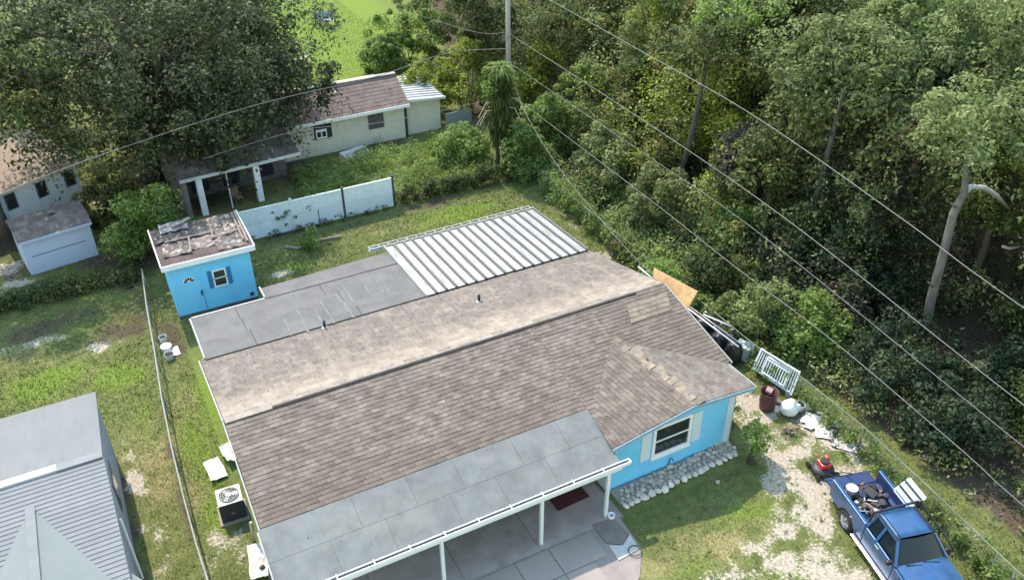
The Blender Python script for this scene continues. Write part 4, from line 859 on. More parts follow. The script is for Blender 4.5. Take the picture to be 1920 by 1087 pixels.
# cargo
BUCK = mat('bucket_plastic', (.66, .66, .63), .5, .08, 4, stain=(.4, .38, .33), stain_amt=.4)
def bucket(label, p, r=.15, h=.36, tilt=0.0, lid=False, m=BUCK, group=None, inner=DARK, rz=0.0):
    t = thing('bucket', label, 'bucket', tuple(p), rz, group); M = Matrix.Rotation(tilt, 4, 'X')
    MB().lathe((0, 0, r*abs(math.sin(tilt))), [(0, 0), (r*.86, 0), (r, h), (r*1.06, h), (r*1.06, h-.03), (r*.96, h-.03)], 18, M).build('body', m, t, smooth=False, **lo)
    z_ = h-.02 if lid else h*.72
    MB().lathe((0, 0, r*abs(math.sin(tilt))), [(0, z_+(.03 if lid else 0)), (r*(1.04 if lid else .93), z_+(.03 if lid else 0)), (r*(1.04 if lid else .93), z_)], 18, M).build('lid' if lid else 'content', m if lid else inner, t, **lo)
    hp = [M @ Vector((r*1.07*math.cos(a), .04+.1*math.sin(a), h*.95+.1*math.sin(a))) for a in np.linspace(0, math.pi, 9)]
    MB().tube([q+Vector((0, 0, r*abs(math.sin(tilt)))) for q in hp], .007, 5).build('handle', GREYP, t, **lo); return t
bucket('pale lidded bucket standing in the truck bed near the tailgate', tkp(-.72, -.38, .74), .2, .36, lid=True, m=mat('cream_plastic', (.55, .54, .44), .6, .1))
rng = random.Random(12)
JW = mat('junk_white', (.55, .54, .52), .7, .2, 5, rand=.25); JB = mat('junk_brown', (.17, .12, .09), .85, .4, 5, rand=.3); JD = mat('junk_dark', (.05, .045, .045), .8, .4, 5, rand=.3)
def junk(name, label, cat, c, rx, ry, hz, n, mats, seed, rz=0.0, parts=('rag', 'offcut', 'bar')):
    """a heap: bent rags, offcuts and bars piled on each other, each a part"""
    r = random.Random(seed); t = thing(name, label, cat, tuple(c), rz)
    for k in range(n):
        x, y = r.gauss(0, .42)*rx, r.gauss(0, .42)*ry; z = abs(r.gauss(0, .4))*hz*max(.1, 1-(x/rx)**2-(y/ry)**2)
        kind = r.choice(parts); m = r.choice(mats); s = r.uniform(.5, 1.3)*min(rx, ry)*.5
        if kind == 'bar': MB().tube([(x, y, z+.04), (x+r.uniform(-1, 1)*s*1.6, y+r.uniform(-1, 1)*s*1.6, z+.05+r.uniform(0, .2)*hz)], .018+.01*r.random(), 5).build('bar', m, t, **lo)
        elif kind == 'offcut': MB().obox((x, y, z+.05), (s, s*r.uniform(.3, .8), .03+.08*r.random()), r.uniform(0, 3), r.uniform(-.4, .4), r.uniform(-.4, .4)).build('offcut', m, t, **lo)
        else: MB().rock((x, y, z+.06), (s*.5, s*.4), r, flat=.5).build('rag', m, t, **lo)
    return t
junk('scrap_heap', 'heap of white and brown scrap piled in the truck bed behind the cab', 'scrap', tkp(.2, -.2, .74), .62, .55, .55, 46, [JW, JW, JB, JD], 3, tk_h)
junk('scrap_heap', 'reddish brown scrap at the front corner of the truck bed', 'scrap', tkp(.7, -.55, .74), .3, .3, .3, 16, [JB, JD, RUST], 9, tk_h)
junk('scrap_heap', 'dark clutter of bags and boards along the middle of the truck bed', 'scrap', tkp(-.35, .15, .74), .75, .7, .5, 40, [JD, JD, JB, mat('navy_clutter', (.02, .03, .07), .6, .3)], 27, tk_h)
wp = thing('window_panel', 'white framed glass panel standing over the far rail of the truck', 'panel', tuple(tkp(.25, .95, .74)), tk_h)
for (a, b) in (((-.45, -.12, .5), (.45, -.12, .5)), ((-.45, .35, .95), (.45, .35, .95)), ((-.45, -.12, .5), (-.45, .35, .95)), ((.45, -.12, .5), (.45, .35, .95)), ((-.45, .1, .72), (.45, .1, .72))): MB().bar(a, b, .07, .05).build('frame_bar', WHT, wp, **lo)
MB().hexa([(-.42, -.1, .5), (.42, -.1, .5), (.42, .33, .92), (-.42, .33, .92)], [(-.42, -.11, .515), (.42, -.11, .515), (.42, .32, .935), (-.42, .32, .935)]).build('pane', mat('milky_pane', (.42, .45, .46), .3, .1), wp, **lo)
for x in (-.4, .4): MB().bar((x, .1, 0), (x, .1, .72), .05).build('leg', WHT, wp, **lo)
for y in (.02, .2): MB().bar((-.5, y, .72+y*.9), (.55, y, .73+y*.9), .05, .03).build('strap', BLACKP, wp, **lo)

# ------------------------------------------------------------------ air conditioner and rubbish on the left side of the house
p = at(438, 962); ac = thing('air_conditioner', 'black air conditioner with white fan top standing beside the house wall', 'air conditioner', tuple(p), -.06)
MB().box(-.5, .5, -.5, .5, 0, .08).build('pad', CONC, ac, **lo)
MB().box(-.42, .42, -.42, .42, .08, .92).build('casing', mat('black_coil', (.03, .03, .035), .6, .2, 4), ac, bevel=.03, **lo)
for k in range(9): MB().box(-.425, .425, -.425, .425, .16+k*.082, .175+k*.082).build('fin', BLACKP, ac, **lo)
mat('offwhite_metal', (.50, .50, .485), .5, .06)
tp = MB(); tp.box(-.42, .42, -.42, .42, .921, .94); tp.build('top_panel', MATS['offwhite_metal'], ac, **lo)
MB().lathe((0, 0, .945), [(.0, .0), (.34, .0), (.34, .02)], 28).build('fan_opening', mat('fan_shadow', (.05, .05, .055), .7, .2), ac, **lo)
fg = MB()
for r in (.12, .2, .28, .34): fg.tube([(r*math.cos(a), r*math.sin(a), .985) for a in np.linspace(0, 2*math.pi, 29)], .008, 5)
for k in range(12): a = 2*math.pi*k/12; fg.tube([(.08*math.cos(a), .08*math.sin(a), .985), (.34*math.cos(a), .34*math.sin(a), .985)], .006, 5)
fg.build('fan_guard', GREYP, ac, **lo); MB().lathe((0, 0, .96), [(.1, 0), (.1, .04), (.0, .05)], 14).build('fan_hub', mat('hub_grey', (.45, .44, .40), .5, .1), ac, **lo)
for k in range(3): a = 2*math.pi*k/3; MB().obox((.2*math.cos(a), .2*math.sin(a), .962), (.22, .14, .01), a, .2).build('fan_blade', GREYP, ac, **lo)
MB().obox((.0, -.428, .45), (.12, .01, .04)).build('badge', GREYP, ac, **lo)
WSHT = mat('bleached_sheet', (.58, .56, .51), .8, .06, 4)
p = at(417, 877); crumple('plastic_sheet', p.x-.55, p.x+.05, p.y-.6, p.y+.6, .06, .22, WSHT, None, 5, 10, .1, label='bright white crumpled sheet on the grass beside the air conditioner', cat='sheet')
p = at(436, 858); crumple('plastic_sheet', p.x-.3, p.x+.25, p.y-.45, p.y+.55, .25, .3, mat('cream_sheet', (.62, .58, .50), .8, .1), None, 6, 8, .15, label='cream sheet tucked against the house wall behind the white one', cat='sheet')
p = at(492, 1050); crumple('plastic_sheet', p.x-.45, p.x+.15, p.y-.9, p.y+.6, .25, .35, WSHT, None, 8, 10, -.15, label='white sheet lying along the wall near the porch corner', cat='sheet')
p = at(497, 1075); junk('wire_basket', 'white wire scraps below the porch roof corner', 'scrap', p, .3, .4, .3, 12, [JW, JD], 21)
p = at(484, 1010); MB().tube([(p.x-.15, p.y, 0), (p.x-.12, p.y-.1, 1.0), (p.x-.1, p.y-.3, 1.2)], .05, 8).build('downpipe', mat('cream_pipe', (.55, .52, .45), .6, .1), house, smooth=True)
for i, (px, py, lb, r_, h_, ld) in enumerate(((307, 640, 'small white tub furthest back by the pale fence rail', .17, .28, False), (313, 655, 'round white lidded tub in the middle of three by the fence', .24, .2, True), (319, 672, 'grey white bucket nearest of three by the fence rail', .2, .26, False))):
    bucket(lb, at(px, py), r_, h_, lid=ld, m=JW if i else BUCK, group='tubs beside the chain-link fence')
p = at(322, 662); crumple('plastic_sheet', p.x-.3, p.x+.3, p.y-.3, p.y+.25, .03, .12, JW, None, 33, 7, label='small pale scrap sheet beside the three tubs', cat='sheet')

# ------------------------------------------------------------------ things along the right side of the house
PLY = mat('weathered_plywood', (.55, .30, .11), .85, .25, 1.6, col2=(.62, .42, .25), stain=(.62, .48, .10), stain_amt=.6, stain_scale=1.6)
def wpt(px, py, X):
    d = RT*((px-960)/CAM_F)-UP*((py-543.5)/CAM_F)+FW; return Vector(ORI+d*(X/d[0]))
a, b, c_, d_ = wpt(1227, 502, 20.75), wpt(1309, 546, 20.75), wpt(1280, 596, 20.15), wpt(1222, 560, 20.15)
mb = MB(); off = Vector((-.03, .0, .012)); mb.hexa([a, d_, c_, b], [a+off, d_+off, c_+off, b+off]); mb.build('plywood_sheet', PLY, label='orange weathered plywood sheet leaning at the damaged roof end', cat='plywood')
mb = MB(); p0, p1 = at(1240, 545, 3.55), at(1272, 582, 3.3); mb.tube([p0, p0.lerp(p1, .45)+Vector((.05, -.05, .05)), p1], .05, 7); mb.build('broken_fascia', DARK, house)
for k, (x0, y0, z0, x1, y1, z1, m_, lb) in enumerate(((1282, 572, 1.6, 1385, 650, 1.45, WHT, 'white pipe nearest the roof edge on the junk rack'), (1284, 568, 1.6, 1390, 645, 1.45, GREYP, 'grey pipe beside the white one on the junk rack'), (1320, 590, 1.3, 1372, 612, 1.3, WHT, 'short pale green batten across the junk by the fence'), (1197, 500, 2.5, 1230, 528, 2.4, WHT, 'short white batten above the rear roof corner'))):
    MB().tube([at(x0, y0, z0), at(x1, y1, z1)], .035, 7).build('pipe' if k < 2 else 'batten', m_, smooth=True, label=lb, cat='pipe' if k < 2 else 'batten')
BAGM = mat('black_bag', (.015, .015, .02), .35, .3, 4, bump=.5, bscale=8)
def blob(name, label, cat, c, rx, ry, rz_, m, seed, n=14, amp=.3):
    r = np.random.default_rng(seed); mb = MB(); 
    for i in range(n+1):
        th = math.pi*i/n
        for j in range(2*n):
            ph_ = math.pi*j/n; k = 1+amp*(float(fbm(np.array(3+math.sin(th)*math.cos(ph_)*2+seed), np.array(3+math.cos(th)*2+math.sin(ph_)*math.sin(th)*1.5), seed, 3))-.5)*2
            mb.v.append((c[0]+rx*k*math.sin(th)*math.cos(ph_), c[1]+ry*k*math.sin(th)*math.sin(ph_), max(c[2]-rz_*.8, c[2]+rz_*k*math.cos(th))))
    for i in range(n):
        for j in range(2*n): mb.f.append((i*2*n+j, (i+1)*2*n+j, (i+1)*2*n+(j+1) % (2*n), i*2*n+(j+1) % (2*n)))
    return mb.build(name, m, None, label, cat, smooth=True)
for (px, py, z_, r_, h_, lb, sd) in ((1318, 610, .55, .55, .6, 'black rubbish bag furthest along the right wall', 1), (1347, 640, .5, .5, .55, 'black rubbish bag in the middle of the heap', 2), (1375, 660, .5, .42, .6, 'upright black rubbish bag behind the clear bin', 3)):
    p = at(px, py, z_); blob('rubbish_bag', lb, 'bag', (p.x, p.y, h_*.8), r_, r_*.9, h_, BAGM, sd)
junk('scrap_heap', 'dark blue heap of scrap and wire between house and fence', 'scrap', at(1340, 625, .3), .6, 1.6, 1.0, 40, [JD, JD, JB, mat('navy_scrap', (.03, .04, .09), .7, .3), JW], 15, .3)
junk('scrap_heap', 'scattered grey metal scrap below the plywood sheet', 'scrap', at(1335, 600, .5), .5, .8, .6, 22, [JD, GREYP, WHT], 16, .3)
p = at(1393, 672); bn = thing('storage_bin', 'translucent grey plastic bin standing by the roof corner', 'bin', tuple(p), .5); BM = mat('frosted_plastic', (.50, .54, .55), .4, .12, 3)
bn_ = MB(); bn_.hexa([(-.2, -.28, 0), (.2, -.28, 0), (.2, .28, 0), (-.2, .28, 0)], [(-.26, -.34, .75), (.26, -.34, .75), (.26, .34, .75), (-.26, .34, .75)]); bn_.build('body', BM, bn, bevel=.05, **lo); MB().box(-.29, .29, -.37, .37, .75, .79).build('rim', BM, bn, bevel=.02, **lo)
# rusty reel by the rear corner
p = at(1160, 482); rr2 = thing('cable_reel', 'rusty brown barrel frame at the rear corner by the fence', 'reel', tuple(p), .5)
for x in (-.3, .3): MB().lathe((x, 0, .5), [(.5, -.02), (.5, .02), (.44, .02), (.44, -.02), (.5, -.02)], 20, Matrix.Rotation(math.pi/2, 4, 'Y')).build('hoop', RUST, rr2, **lo)
for k in range(6): a_ = math.pi*k/3; MB().bar((-.3, .46*math.cos(a_), .5+.46*math.sin(a_)), (.3, .46*math.cos(a_), .5+.46*math.sin(a_)), .05).build('slat', RUST, rr2, **lo)
junk('scrap_heap', 'rusty iron scrap lying beside the barrel frame', 'scrap', at(1185, 492), .5, .9, .35, 20, [RUST, JD], 18, .4)
# white railing panels leaning on the fence
RL = mat('white_railing', (.70, .75, .78), .6, .05, 4)
rp = thing('railing_panel', 'white slatted railing panel lying against the fence', 'railing', tuple(at(1455, 725)))
q00, q10, q11, q01 = at(1412, 690, .35), at(1484, 738, .3), at(1499, 698, 1.15), at(1428, 655, 1.2)
def qp(u, v): return q00.lerp(q10, u).lerp(q01.lerp(q11, u), v)
for v_ in (0, 1): MB().bar(qp(0, v_), qp(1, v_), .06, .07).build('rail', RL, rp)
for u_ in (0, 1): MB().bar(qp(u_, -.06), qp(u_, 1.06), .07, .07).build('stile', RL, rp)
for k in range(1, 17): MB().bar(qp(k/17, .02), qp(k/17, .98), .035, .035).build('slat', RL, rp)
rp2 = thing('railing_panel', 'smaller white railing frame lying on top of the slatted panel', 'railing', tuple(at(1450, 715)))
up2 = Vector((-.05, -.05, .1)); qq = lambda u, v: qp(u, v)+up2
for a_, b_ in (((.22, .0), (.22, .82)), ((.78, .0), (.78, .82)), ((.22, .82), (.78, .82)), ((.22, .05), (.78, .05)), ((.22, .7), (.78, .7))): MB().bar(qq(*a_), qq(*b_), .06, .05).build('frame_bar', RL, rp2)
for k in range(1, 9): MB().bar(qq(.22+k*.062, .05), qq(.22+k*.062, .7), .03, .03).build('slat', RL, rp2)
# brown barrel, buckets, bags
p = at(1437, 765); br = thing('barrel', 'dark maroon plastic barrel with open top beside the railing', 'barrel', tuple(p), .2); BRM = mat('maroon_plastic', (.075, .03, .03), .5, .2, 3)
MB().lathe((0, 0, 0), [(0, 0), (.29, 0), (.33, .3), (.345, .45), (.33, .7), (.36, .9), (.38, .9), (.38, .86), (.33, .84), (.32, .6), (.0, .58)], 22).build('body', BRM, br, smooth=True, **lo); MB().lathe((0, 0, 0), [(.352, .43), (.36, .45), (.352, .47)], 22).build('hoop', BRM, br, **lo)
MB().obox((.1, .1, .84), (.3, .25, .1), .4, .2).build('content', mat('pinkish_scrap', (.35, .22, .22), .8, .2), br, **lo)
for (px, py, lb, r_, h_, ti) in ((1457, 768, 'white bucket with dark content touching the maroon barrel', .17, .36, 0), (1496, 768, 'white bucket on its base right of the white bag', .18, .38, .25), (1513, 765, 'small white pot furthest right in the row of buckets', .15, .3, 0), (1478, 742, 'grey bucket under the railing edge', .17, .36, 0)):
    bucket(lb, at(px, py), r_, h_, ti, m=BUCK if 'grey' not in lb else mat('grey_bucket', (.33, .37, .40), .5, .1), group='buckets by the fence', inner=DARK if 'small' not in lb else JW)
p = at(1478, 775); blob('sack', 'bulging white sack between the buckets', 'sack', (p.x, p.y, .28), .42, .33, .35, mat('white_sack', (.70, .72, .75), .5, .06, 4), 11, amp=.35)
for (px, py, wx_, wy_, rz_, lb, sd) in ((1537, 795, .35, .7, .5, 'white foam sheet nearest the buckets on the ground', 51), (1548, 815, .3, .4, .9, 'smaller white foam sheet lying in front of the larger one', 52), (1585, 838, .25, .5, .6, 'dirty white scrap sheet furthest along the fence', 53), (1518, 800, .22, .2, .2, 'round pale lid lying left of the foam sheets', 54)):
    p = at(px, py); crumple('foam_sheet', p.x-wx_, p.x+wx_, p.y-wy_, p.y+wy_, .05, .14, WSHT if sd < 53 else JW, None, sd, 7, rz_, label=lb, cat='sheet')
junk('scrap_heap', 'loose pale scraps strewn on the dirt along the fence', 'scrap', at(1560, 812), .5, 1.3, .15, 26, [JW, JW, JB, JD], 61, -.4)
junk('brush_pile', 'small brown pile of twigs on the bare dirt', 'brush', at(1482, 812), .45, .4, .25, 26, [JB, JD, mat('twig', (.2, .17, .13), .9, .3)], 62, 0, ('bar', 'bar', 'rag'))
# red mower
p = at(1541, 885); mw = thing('lawn_mower', 'small red and black push mower standing on the sandy grass', 'mower', tuple(p), math.radians(75)); mw.scale = (1.3, 1.3, 1.3); RED = mat('red_paint', (.55, .035, .03), .4, .1, 4, coat=.5)
MB().lathe((0, 0, .0), [(.0, .26), (.2, .25), (.31, .2), (.34, .1), (.32, .1), (.3, .18)], 16).build('deck', mat('dark_deck', (.03, .03, .035), .5, .2), mw, smooth=True, **lo)
MB().box(-.16, .18, -.15, .15, .25, .42).build('engine', RED, mw, bevel=.04, **lo); MB().lathe((.0, 0, .42), [(.13, 0), (.12, .06), (.0, .07)], 14).build('engine_cap', DARK, mw, **lo); MB().box(.05, .2, -.2, -.08, .3, .5).build('fuel_tank', RED, mw, bevel=.03, **lo)
for x in (-.28, .28):
    for y in (-.3, .3): MB().lathe((x, y-.03, .1), [(.0, 0), (.1, 0), (.1, .06), (0, .06)], 14, Matrix.Rotation(-math.pi/2, 4, 'X')).build('wheel', TYRE, mw, **lo)
for y in (-.2, .2): MB().tube([(-.28, y, .2), (-.6, y, .55), (-1.0, y, .9)], .014, 6).build('handle_bar', BLACKP, mw, **lo)
MB().tube([(-1.0, -.2, .9), (-1.04, 0, .94), (-1.0, .2, .9)], .016, 6).build('grip', BLACKP, mw, **lo)
# rocks along the front wall
rb = thing('rock_border', 'border of pale grey rocks laid along the blue front wall', 'rock border', (16, 17.8, 0)); rng = random.Random(77)
RK = mat('pale_rock', (.46, .395, .33), .95, .22, 5, bump=.6, bscale=12, rand=.28); RKW = mat('whitewashed_rock', (.62, .56, .48), .95, .15, 5, bump=.5, bscale=12, rand=.15)
rmesh = []
for k in range(6): mb = MB().rock((0, 0, 0), 1.0, rng, flat=.75); me = mb.mesh('stone'); me.materials.append(RK); rmesh.append(me)
rmw = []
for k in range(3): mb = MB().rock((0, 0, 0), 1.0, rng, flat=.75); me = mb.mesh('stone'); me.materials.append(RKW); rmw.append(me)
MB().slab([(13.35, 17.35, .05), (18.7, 17.55, .05), (18.9, 18.25, .05), (13.35, 18.25, .05)], .1).build('gravel_bed', mat('grey_gravel', (.30, .26, .22), .95, .35, 14, bump=.8, bscale=30), rb)
def stone(x, y, r, ms, z=.03): inst('stone', rng.choice(ms), rb, Matrix.Translation((x, y, z+r*.35)) @ Matrix.Rotation(rng.uniform(0, 6.28), 4, 'Z') @ Matrix.Diagonal((r*rng.uniform(.9, 1.35), r*rng.uniform(.75, 1.05), r*rng.uniform(.7, 1.0), 1)))
x = 13.45
while x < 18.8: stone(x, 17.3+(x-13.4)*.045+rng.uniform(-.04, .04), rng.uniform(.13, .19), rmw); x += rng.uniform(.24, .34)
for row in range(4):
    x = 13.45+.1*row
    while x < 18.85: stone(x, 17.52+row*.18+(x-13.4)*.03+rng.uniform(-.05, .05), rng.uniform(.075, .15), rmesh); x += rng.uniform(.17, .27)
for k in range(9): a_ = at(1338+rng.uniform(-12, 22), 838+rng.uniform(-12, 12)); stone(a_.x, a_.y, rng.uniform(.12, .22), rmesh)
# doormat, pot ring, hoop
c0, c1, c2, c3 = at(1078, 908, .07), at(1092, 913+22, .07), at(1093, 930, .07), at(1033, 940, .07)
m0 = at(1062, 930, .07); dm = MB(); dm.obox((m0.x+.05, m0.y, .075), (1.35, .85, .025), .05); dm.build('doormat', mat('maroon_mat', (.075, .018, .02), .95, .25, 14), label='dark red doormat on the porch floor', cat='mat')
p = at(1146, 971); mb = MB().lathe(p, [(.0, .02), (.08, .02), (.1, .2), (.13, .2), (.13, .16), (.11, .0)], 14); mb.build('flower_pot', WHT, label='small white pot at the foot of the right porch post', cat='pot')
p = at(1190, 1035); mb = MB().tube([(p.x+.22*math.cos(a), p.y+.22*math.sin(a), .1+.01*math.sin(3*a)) for a in np.linspace(0, 6.2, 21)], .02, 6); mb.build('garden_hose', mat('dark_hose', (.06, .07, .06), .6, .2), label='coiled dark hose at the corner of the paving', cat='hose')
p = at(1345, 905); mb = MB().rock((p.x, p.y, .05), .12, rng); mb.build('stray_rock', RK, label='lone pale stone lying on the shaded front lawn', cat='stone')
p = at(305, 1087)
# timber edging of a bed in the back yard
e = [at(*q) for q in ((535, 465), (560, 468), (600, 452), (640, 445))]
for k, (a_, b_) in enumerate(zip(e, e[1:])): MB().bar(a_+Vector((0, 0, .06)), b_+Vector((0, 0, .06)), .12, .12).build('edging_timber', mat('old_timber', (.24, .20, .16), .9, .3, 4), label=('left', 'middle', 'right')[k]+' timber of the low bed edging in the back yard', cat='timber', group='bed edging timbers')

# ------------------------------------------------------------------ utility pole and cables
pl = Vector((23.35, 45.6, 0)); pole = thing('utility_pole', 'weathered grey utility pole rising from the vines', 'utility pole', tuple(pl))
PW = mat('pole_wood', (.30, .275, .24), .9, .2, 3, stretch=(6, 6, .4)); MB().tube([pl+Vector((0, 0, -.1)), pl+Vector((0, 0, 12.6))], .17, 12, .13).build('shaft', PW, pole, smooth=True)
MB().bar(pl+Vector((-.5, -.18, 12.0)), pl+Vector((.7, -.18, 12.0)), .1, .12).build('crossarm', PW, pole)
for z_ in (7.75, 6.0, 4.05, 11.0): MB().tube([pl+Vector((0, -.15, z_)), pl+Vector((0, -.3, z_))], .05, 8).build('insulator', GREYP, pole)
for k in range(7): MB().tube([pl+Vector((-.1-.07*k, -.25, 7.75)), pl+Vector((-.12-.07*k, -.25, 7.45-.03*(k % 3)))], .012, 5).build('drip_loop', GREYP, pole)
WIRE = mat('cable', (.16, .16, .155), .5, .15, 3)
def cable(label, pts, r=.022, n=14, m=WIRE):
    """smooth curve through the points"""
    P = [Vector(p) for p in pts]; out = []
    for i in range(len(P)-1):
        p0, p1, p2, p3 = P[max(i-1, 0)], P[i], P[i+1], P[min(i+2, len(P)-1)]
        for k in range(n):
            t = k/n; out.append(.5*((2*p1)+(p2-p0)*t+(2*p0-5*p1+4*p2-p3)*t*t+(3*p1-p0-3*p2+p3)*t**3))
    out.append(P[-1]); return MB().tube(out, r*.46, 6).build('power_cable', m, label=label, cat='cable', smooth=True, group='overhead cables')
def wpt(px, py, X):
    d = RT*((px-960)/CAM_F)-UP*((py-543.5)/CAM_F)+FW; return Vector(ORI+d*(X/d[0]))
cable('topmost overhead cable crossing the woodland', [pl+Vector((0, -.3, 11.0)), wpt(1200, 95, 22.95), wpt(1410, 215, 22.6), wpt(1684, 405, 22.2), wpt(1908, 569, 21.9), (21.6, 0, 9.0)], .03)
cable('second cable from the top crossing the woodland', [pl+Vector((0, -.3, 7.75)), wpt(1200, 222, 22.9), wpt(1466, 405, 22.4), wpt(1908, 750, 21.9), (21.6, 0, 6.4)], .03)
cable('third cable from the top crossing the woodland', [pl+Vector((0, -.3, 6.0)), wpt(1200, 283, 22.9), wpt(1418, 433, 22.5), wpt(1908, 828, 21.9), (21.6, 0, 5.2)], .024)
cable('lowest of the four parallel cables above the fence', [pl+Vector((0, -.3, 4.05)), wpt(1200, 360, 22.9), wpt(1377, 499, 22.6), wpt(1562, 639, 22.3), wpt(1805, 845, 22), wpt(1908, 938, 21.9), (21.6, 2, 3.6)], .03)
cable('service cable dropping from the pole to the roof corner', [pl+Vector((0, -.3, 6.2)), at(980, 200, 5.1), at(1050, 317, 3.9), at(1160, 450, 3.2), at(1226, 516, 3.1)], .026)
far = pl+Vector((-.1, .2, 7.75))
cable('cable leading left from the pole across the bushes', [far, at(900, 62, 7.6), at(820, 40, 7.8), at(700, 0, 8.6)], .026)
cable('cable passing left over the brown roofed cream house', [pl+Vector((-.1, -.2, 6.9)), at(840, 100, 6.6), at(700, 145, 6.8), at(470, 200, 7.2), at(150, 305, 6.6), at(-60, 390, 6.2)], .04)
cable('low cable sagging left towards the shaded porch', [pl+Vector((-.1, -.2, 4.0)), at(840, 205, 4.2), at(700, 232, 4.6), at(560, 245, 5.0), at(380, 298, 4.6)], .035)
cable('thin cable behind the palm snag heading up left', [pl+Vector((-.1, .1, 5.2)), at(870, 142, 5.6), at(793, 110, 6.2), at(700, 70, 7.2)], .018)

# ------------------------------------------------------------------ vegetation: single trees and shrubs
oak = tree('live_oak', 'huge dark live oak spreading over the shaded porch house', 'tree', (2.4, 52.6), 8.0, .55, (8.5, 7.2, 5.8), 280, 1.2, 230, .24, LEAF_OAK, 101, lean=(2.1, -.8), low=-.95, hang=.9, nl=16, split=.35)
for (x, y, z, r, sd) in ((10.6, 49.6, 5.6, (3.2, 2.6, 2.3), 1011), (6.2, 49.2, 5.2, (3.6, 1.9, 1.5), 1012), (9.2, 52.0, 7.0, (3.2, 2.8, 2.8), 1013)):
    me, C_ = crown_mesh('bough', r, 46, .85, 190, .22, LEAF_OAK, sd, -.9, .5, .5); me.transform(Matrix.Translation((x-2.4, y-52.6, z))); o = bpy.data.objects.new('bough', me); COL.objects.link(o); o.parent = oak
    mb = MB(); mb.tube([(1.2, -.3, 5.0), (1.2+(x-3.6)*.5, (y-52.6)*.5, (5+z)/2+.6), (x-2.4, y-52.6, z)], [.24, .16, .05], 7)
    for c_ in C_[:7]: mb.tube([(x-2.4, y-52.6, z), (x-2.4+c_[0], y-52.6+c_[1], z+c_[2])], [.06, .02], 5)
    mb.build('limb', BARK, oak, local=True, smooth=True)
tree('shade_tree', 'brighter green leafy tree in the top left corner', 'tree', (-5.6, 49.2), 9.0, .3, (5.2, 4.2, 4.0), 95, 1.25, 280, .27, LEAF_MID, 102, lean=(.2, -.4), low=-.6, nl=10)
tree('shade_tree', 'dark tree behind the oak at the upper edge', 'tree', (5.5, 63), 5.5, .35, (7.5, 4.5, 5.0), 90, 1.5, 260, .3, LEAF_OAK, 103, low=-.8, nl=8)
tree('shade_tree', 'dark tree at the left edge behind the tan roofed house', 'tree', (-7, 61), 5.5, .3, (6.0, 4.0, 5.0), 70, 1.4, 240, .3, LEAF_OAK, 105, low=-.9)
p = at(283, 478); shrub('citrus_bush', 'rounded green citrus bush left of the blue shed', 'bush', p, (1.75, 1.6, 1.75), 48, .62, 260, .19, LEAF_LIGHT, 106, z=1.75, low=-.9)
p = at(232, 430); shrub('citrus_bush', 'darker bush behind the rounded citrus bush', 'bush', (p.x-.1, p.y+1.0), (1.3, 1.3, 1.4), 30, .6, 240, .19, LEAF_DARK, 107, z=1.4, low=-.8)
p = at(1398, 868); shrub('corner_shrub', 'airy yellow-green shrub at the corner of the blue front wall', 'bush', (p.x+.15, p.y-.1), (.5, .5, .85), 26, .24, 85, .12, LEAF_WEED, 108, z=1.35, low=-1, stems=6)
p = at(1362, 820); shrub('corner_shrub', 'bare dark twiggy sapling against the pale corner trim', 'bush', (p.x+.15, p.y+.1), (.28, .28, .8), 12, .2, 40, .09, LEAF_DARK, 109, z=1.1, low=-1, stems=5)
p = at(585, 462); shrub('young_shrub', 'small green shrub by the timber edging', 'bush', p, (.45, .45, .5), 12, .28, 120, .13, LEAF_LIGHT, 110, z=.45)
for k, (px, py, r, h, m_, lb) in enumerate(((1430, 590, 1.4, 1.7, LEAF_MID, 'grey-green bush behind the fence next to the plywood'), (1515, 628, 1.25, 1.3, LEAF_LIGHT, 'yellow-green bush behind the white railing'), (1700, 700, 2.2, 1.6, LEAF_SHADE, 'wide dark bush at the foot of the pale leaning trunk'), (1640, 560, 1.6, 1.5, LEAF_SHADE, 'dark bush left of the pale leaning trunk'), (1780, 800, 1.6, 1.4, LEAF_SHADE, 'low dark bush under the cables on the right'), (1870, 700, 2.0, 1.8, LEAF_SHADE, 'dark bush at the right edge below the watery shade'),
        (1240, 545, .9, 1.2, LEAF_LIGHT, 'bright tuft of bush growing above the plywood sheet'), (1330, 520, 1.3, 1.5, LEAF_DARK, 'leafy bush up the slope behind the plywood'), (1380, 430, 1.5, 1.8, LEAF_LIGHT, 'pale bush under the middle cables'), (1560, 590, 1.2, 1.2, LEAF_BROWN, 'brown withered bush in front of the dark wood'))):
    c = at(px, py, h*.7); lb = lb.replace('watery ', ''); shrub('woodland_bush', lb, 'bush', (c.x, c.y), (r, r*.9, h), 34, .55, 230, .19, m_, 120+k, group='bushes along the woodland edge', z=h*.8, low=-.6)
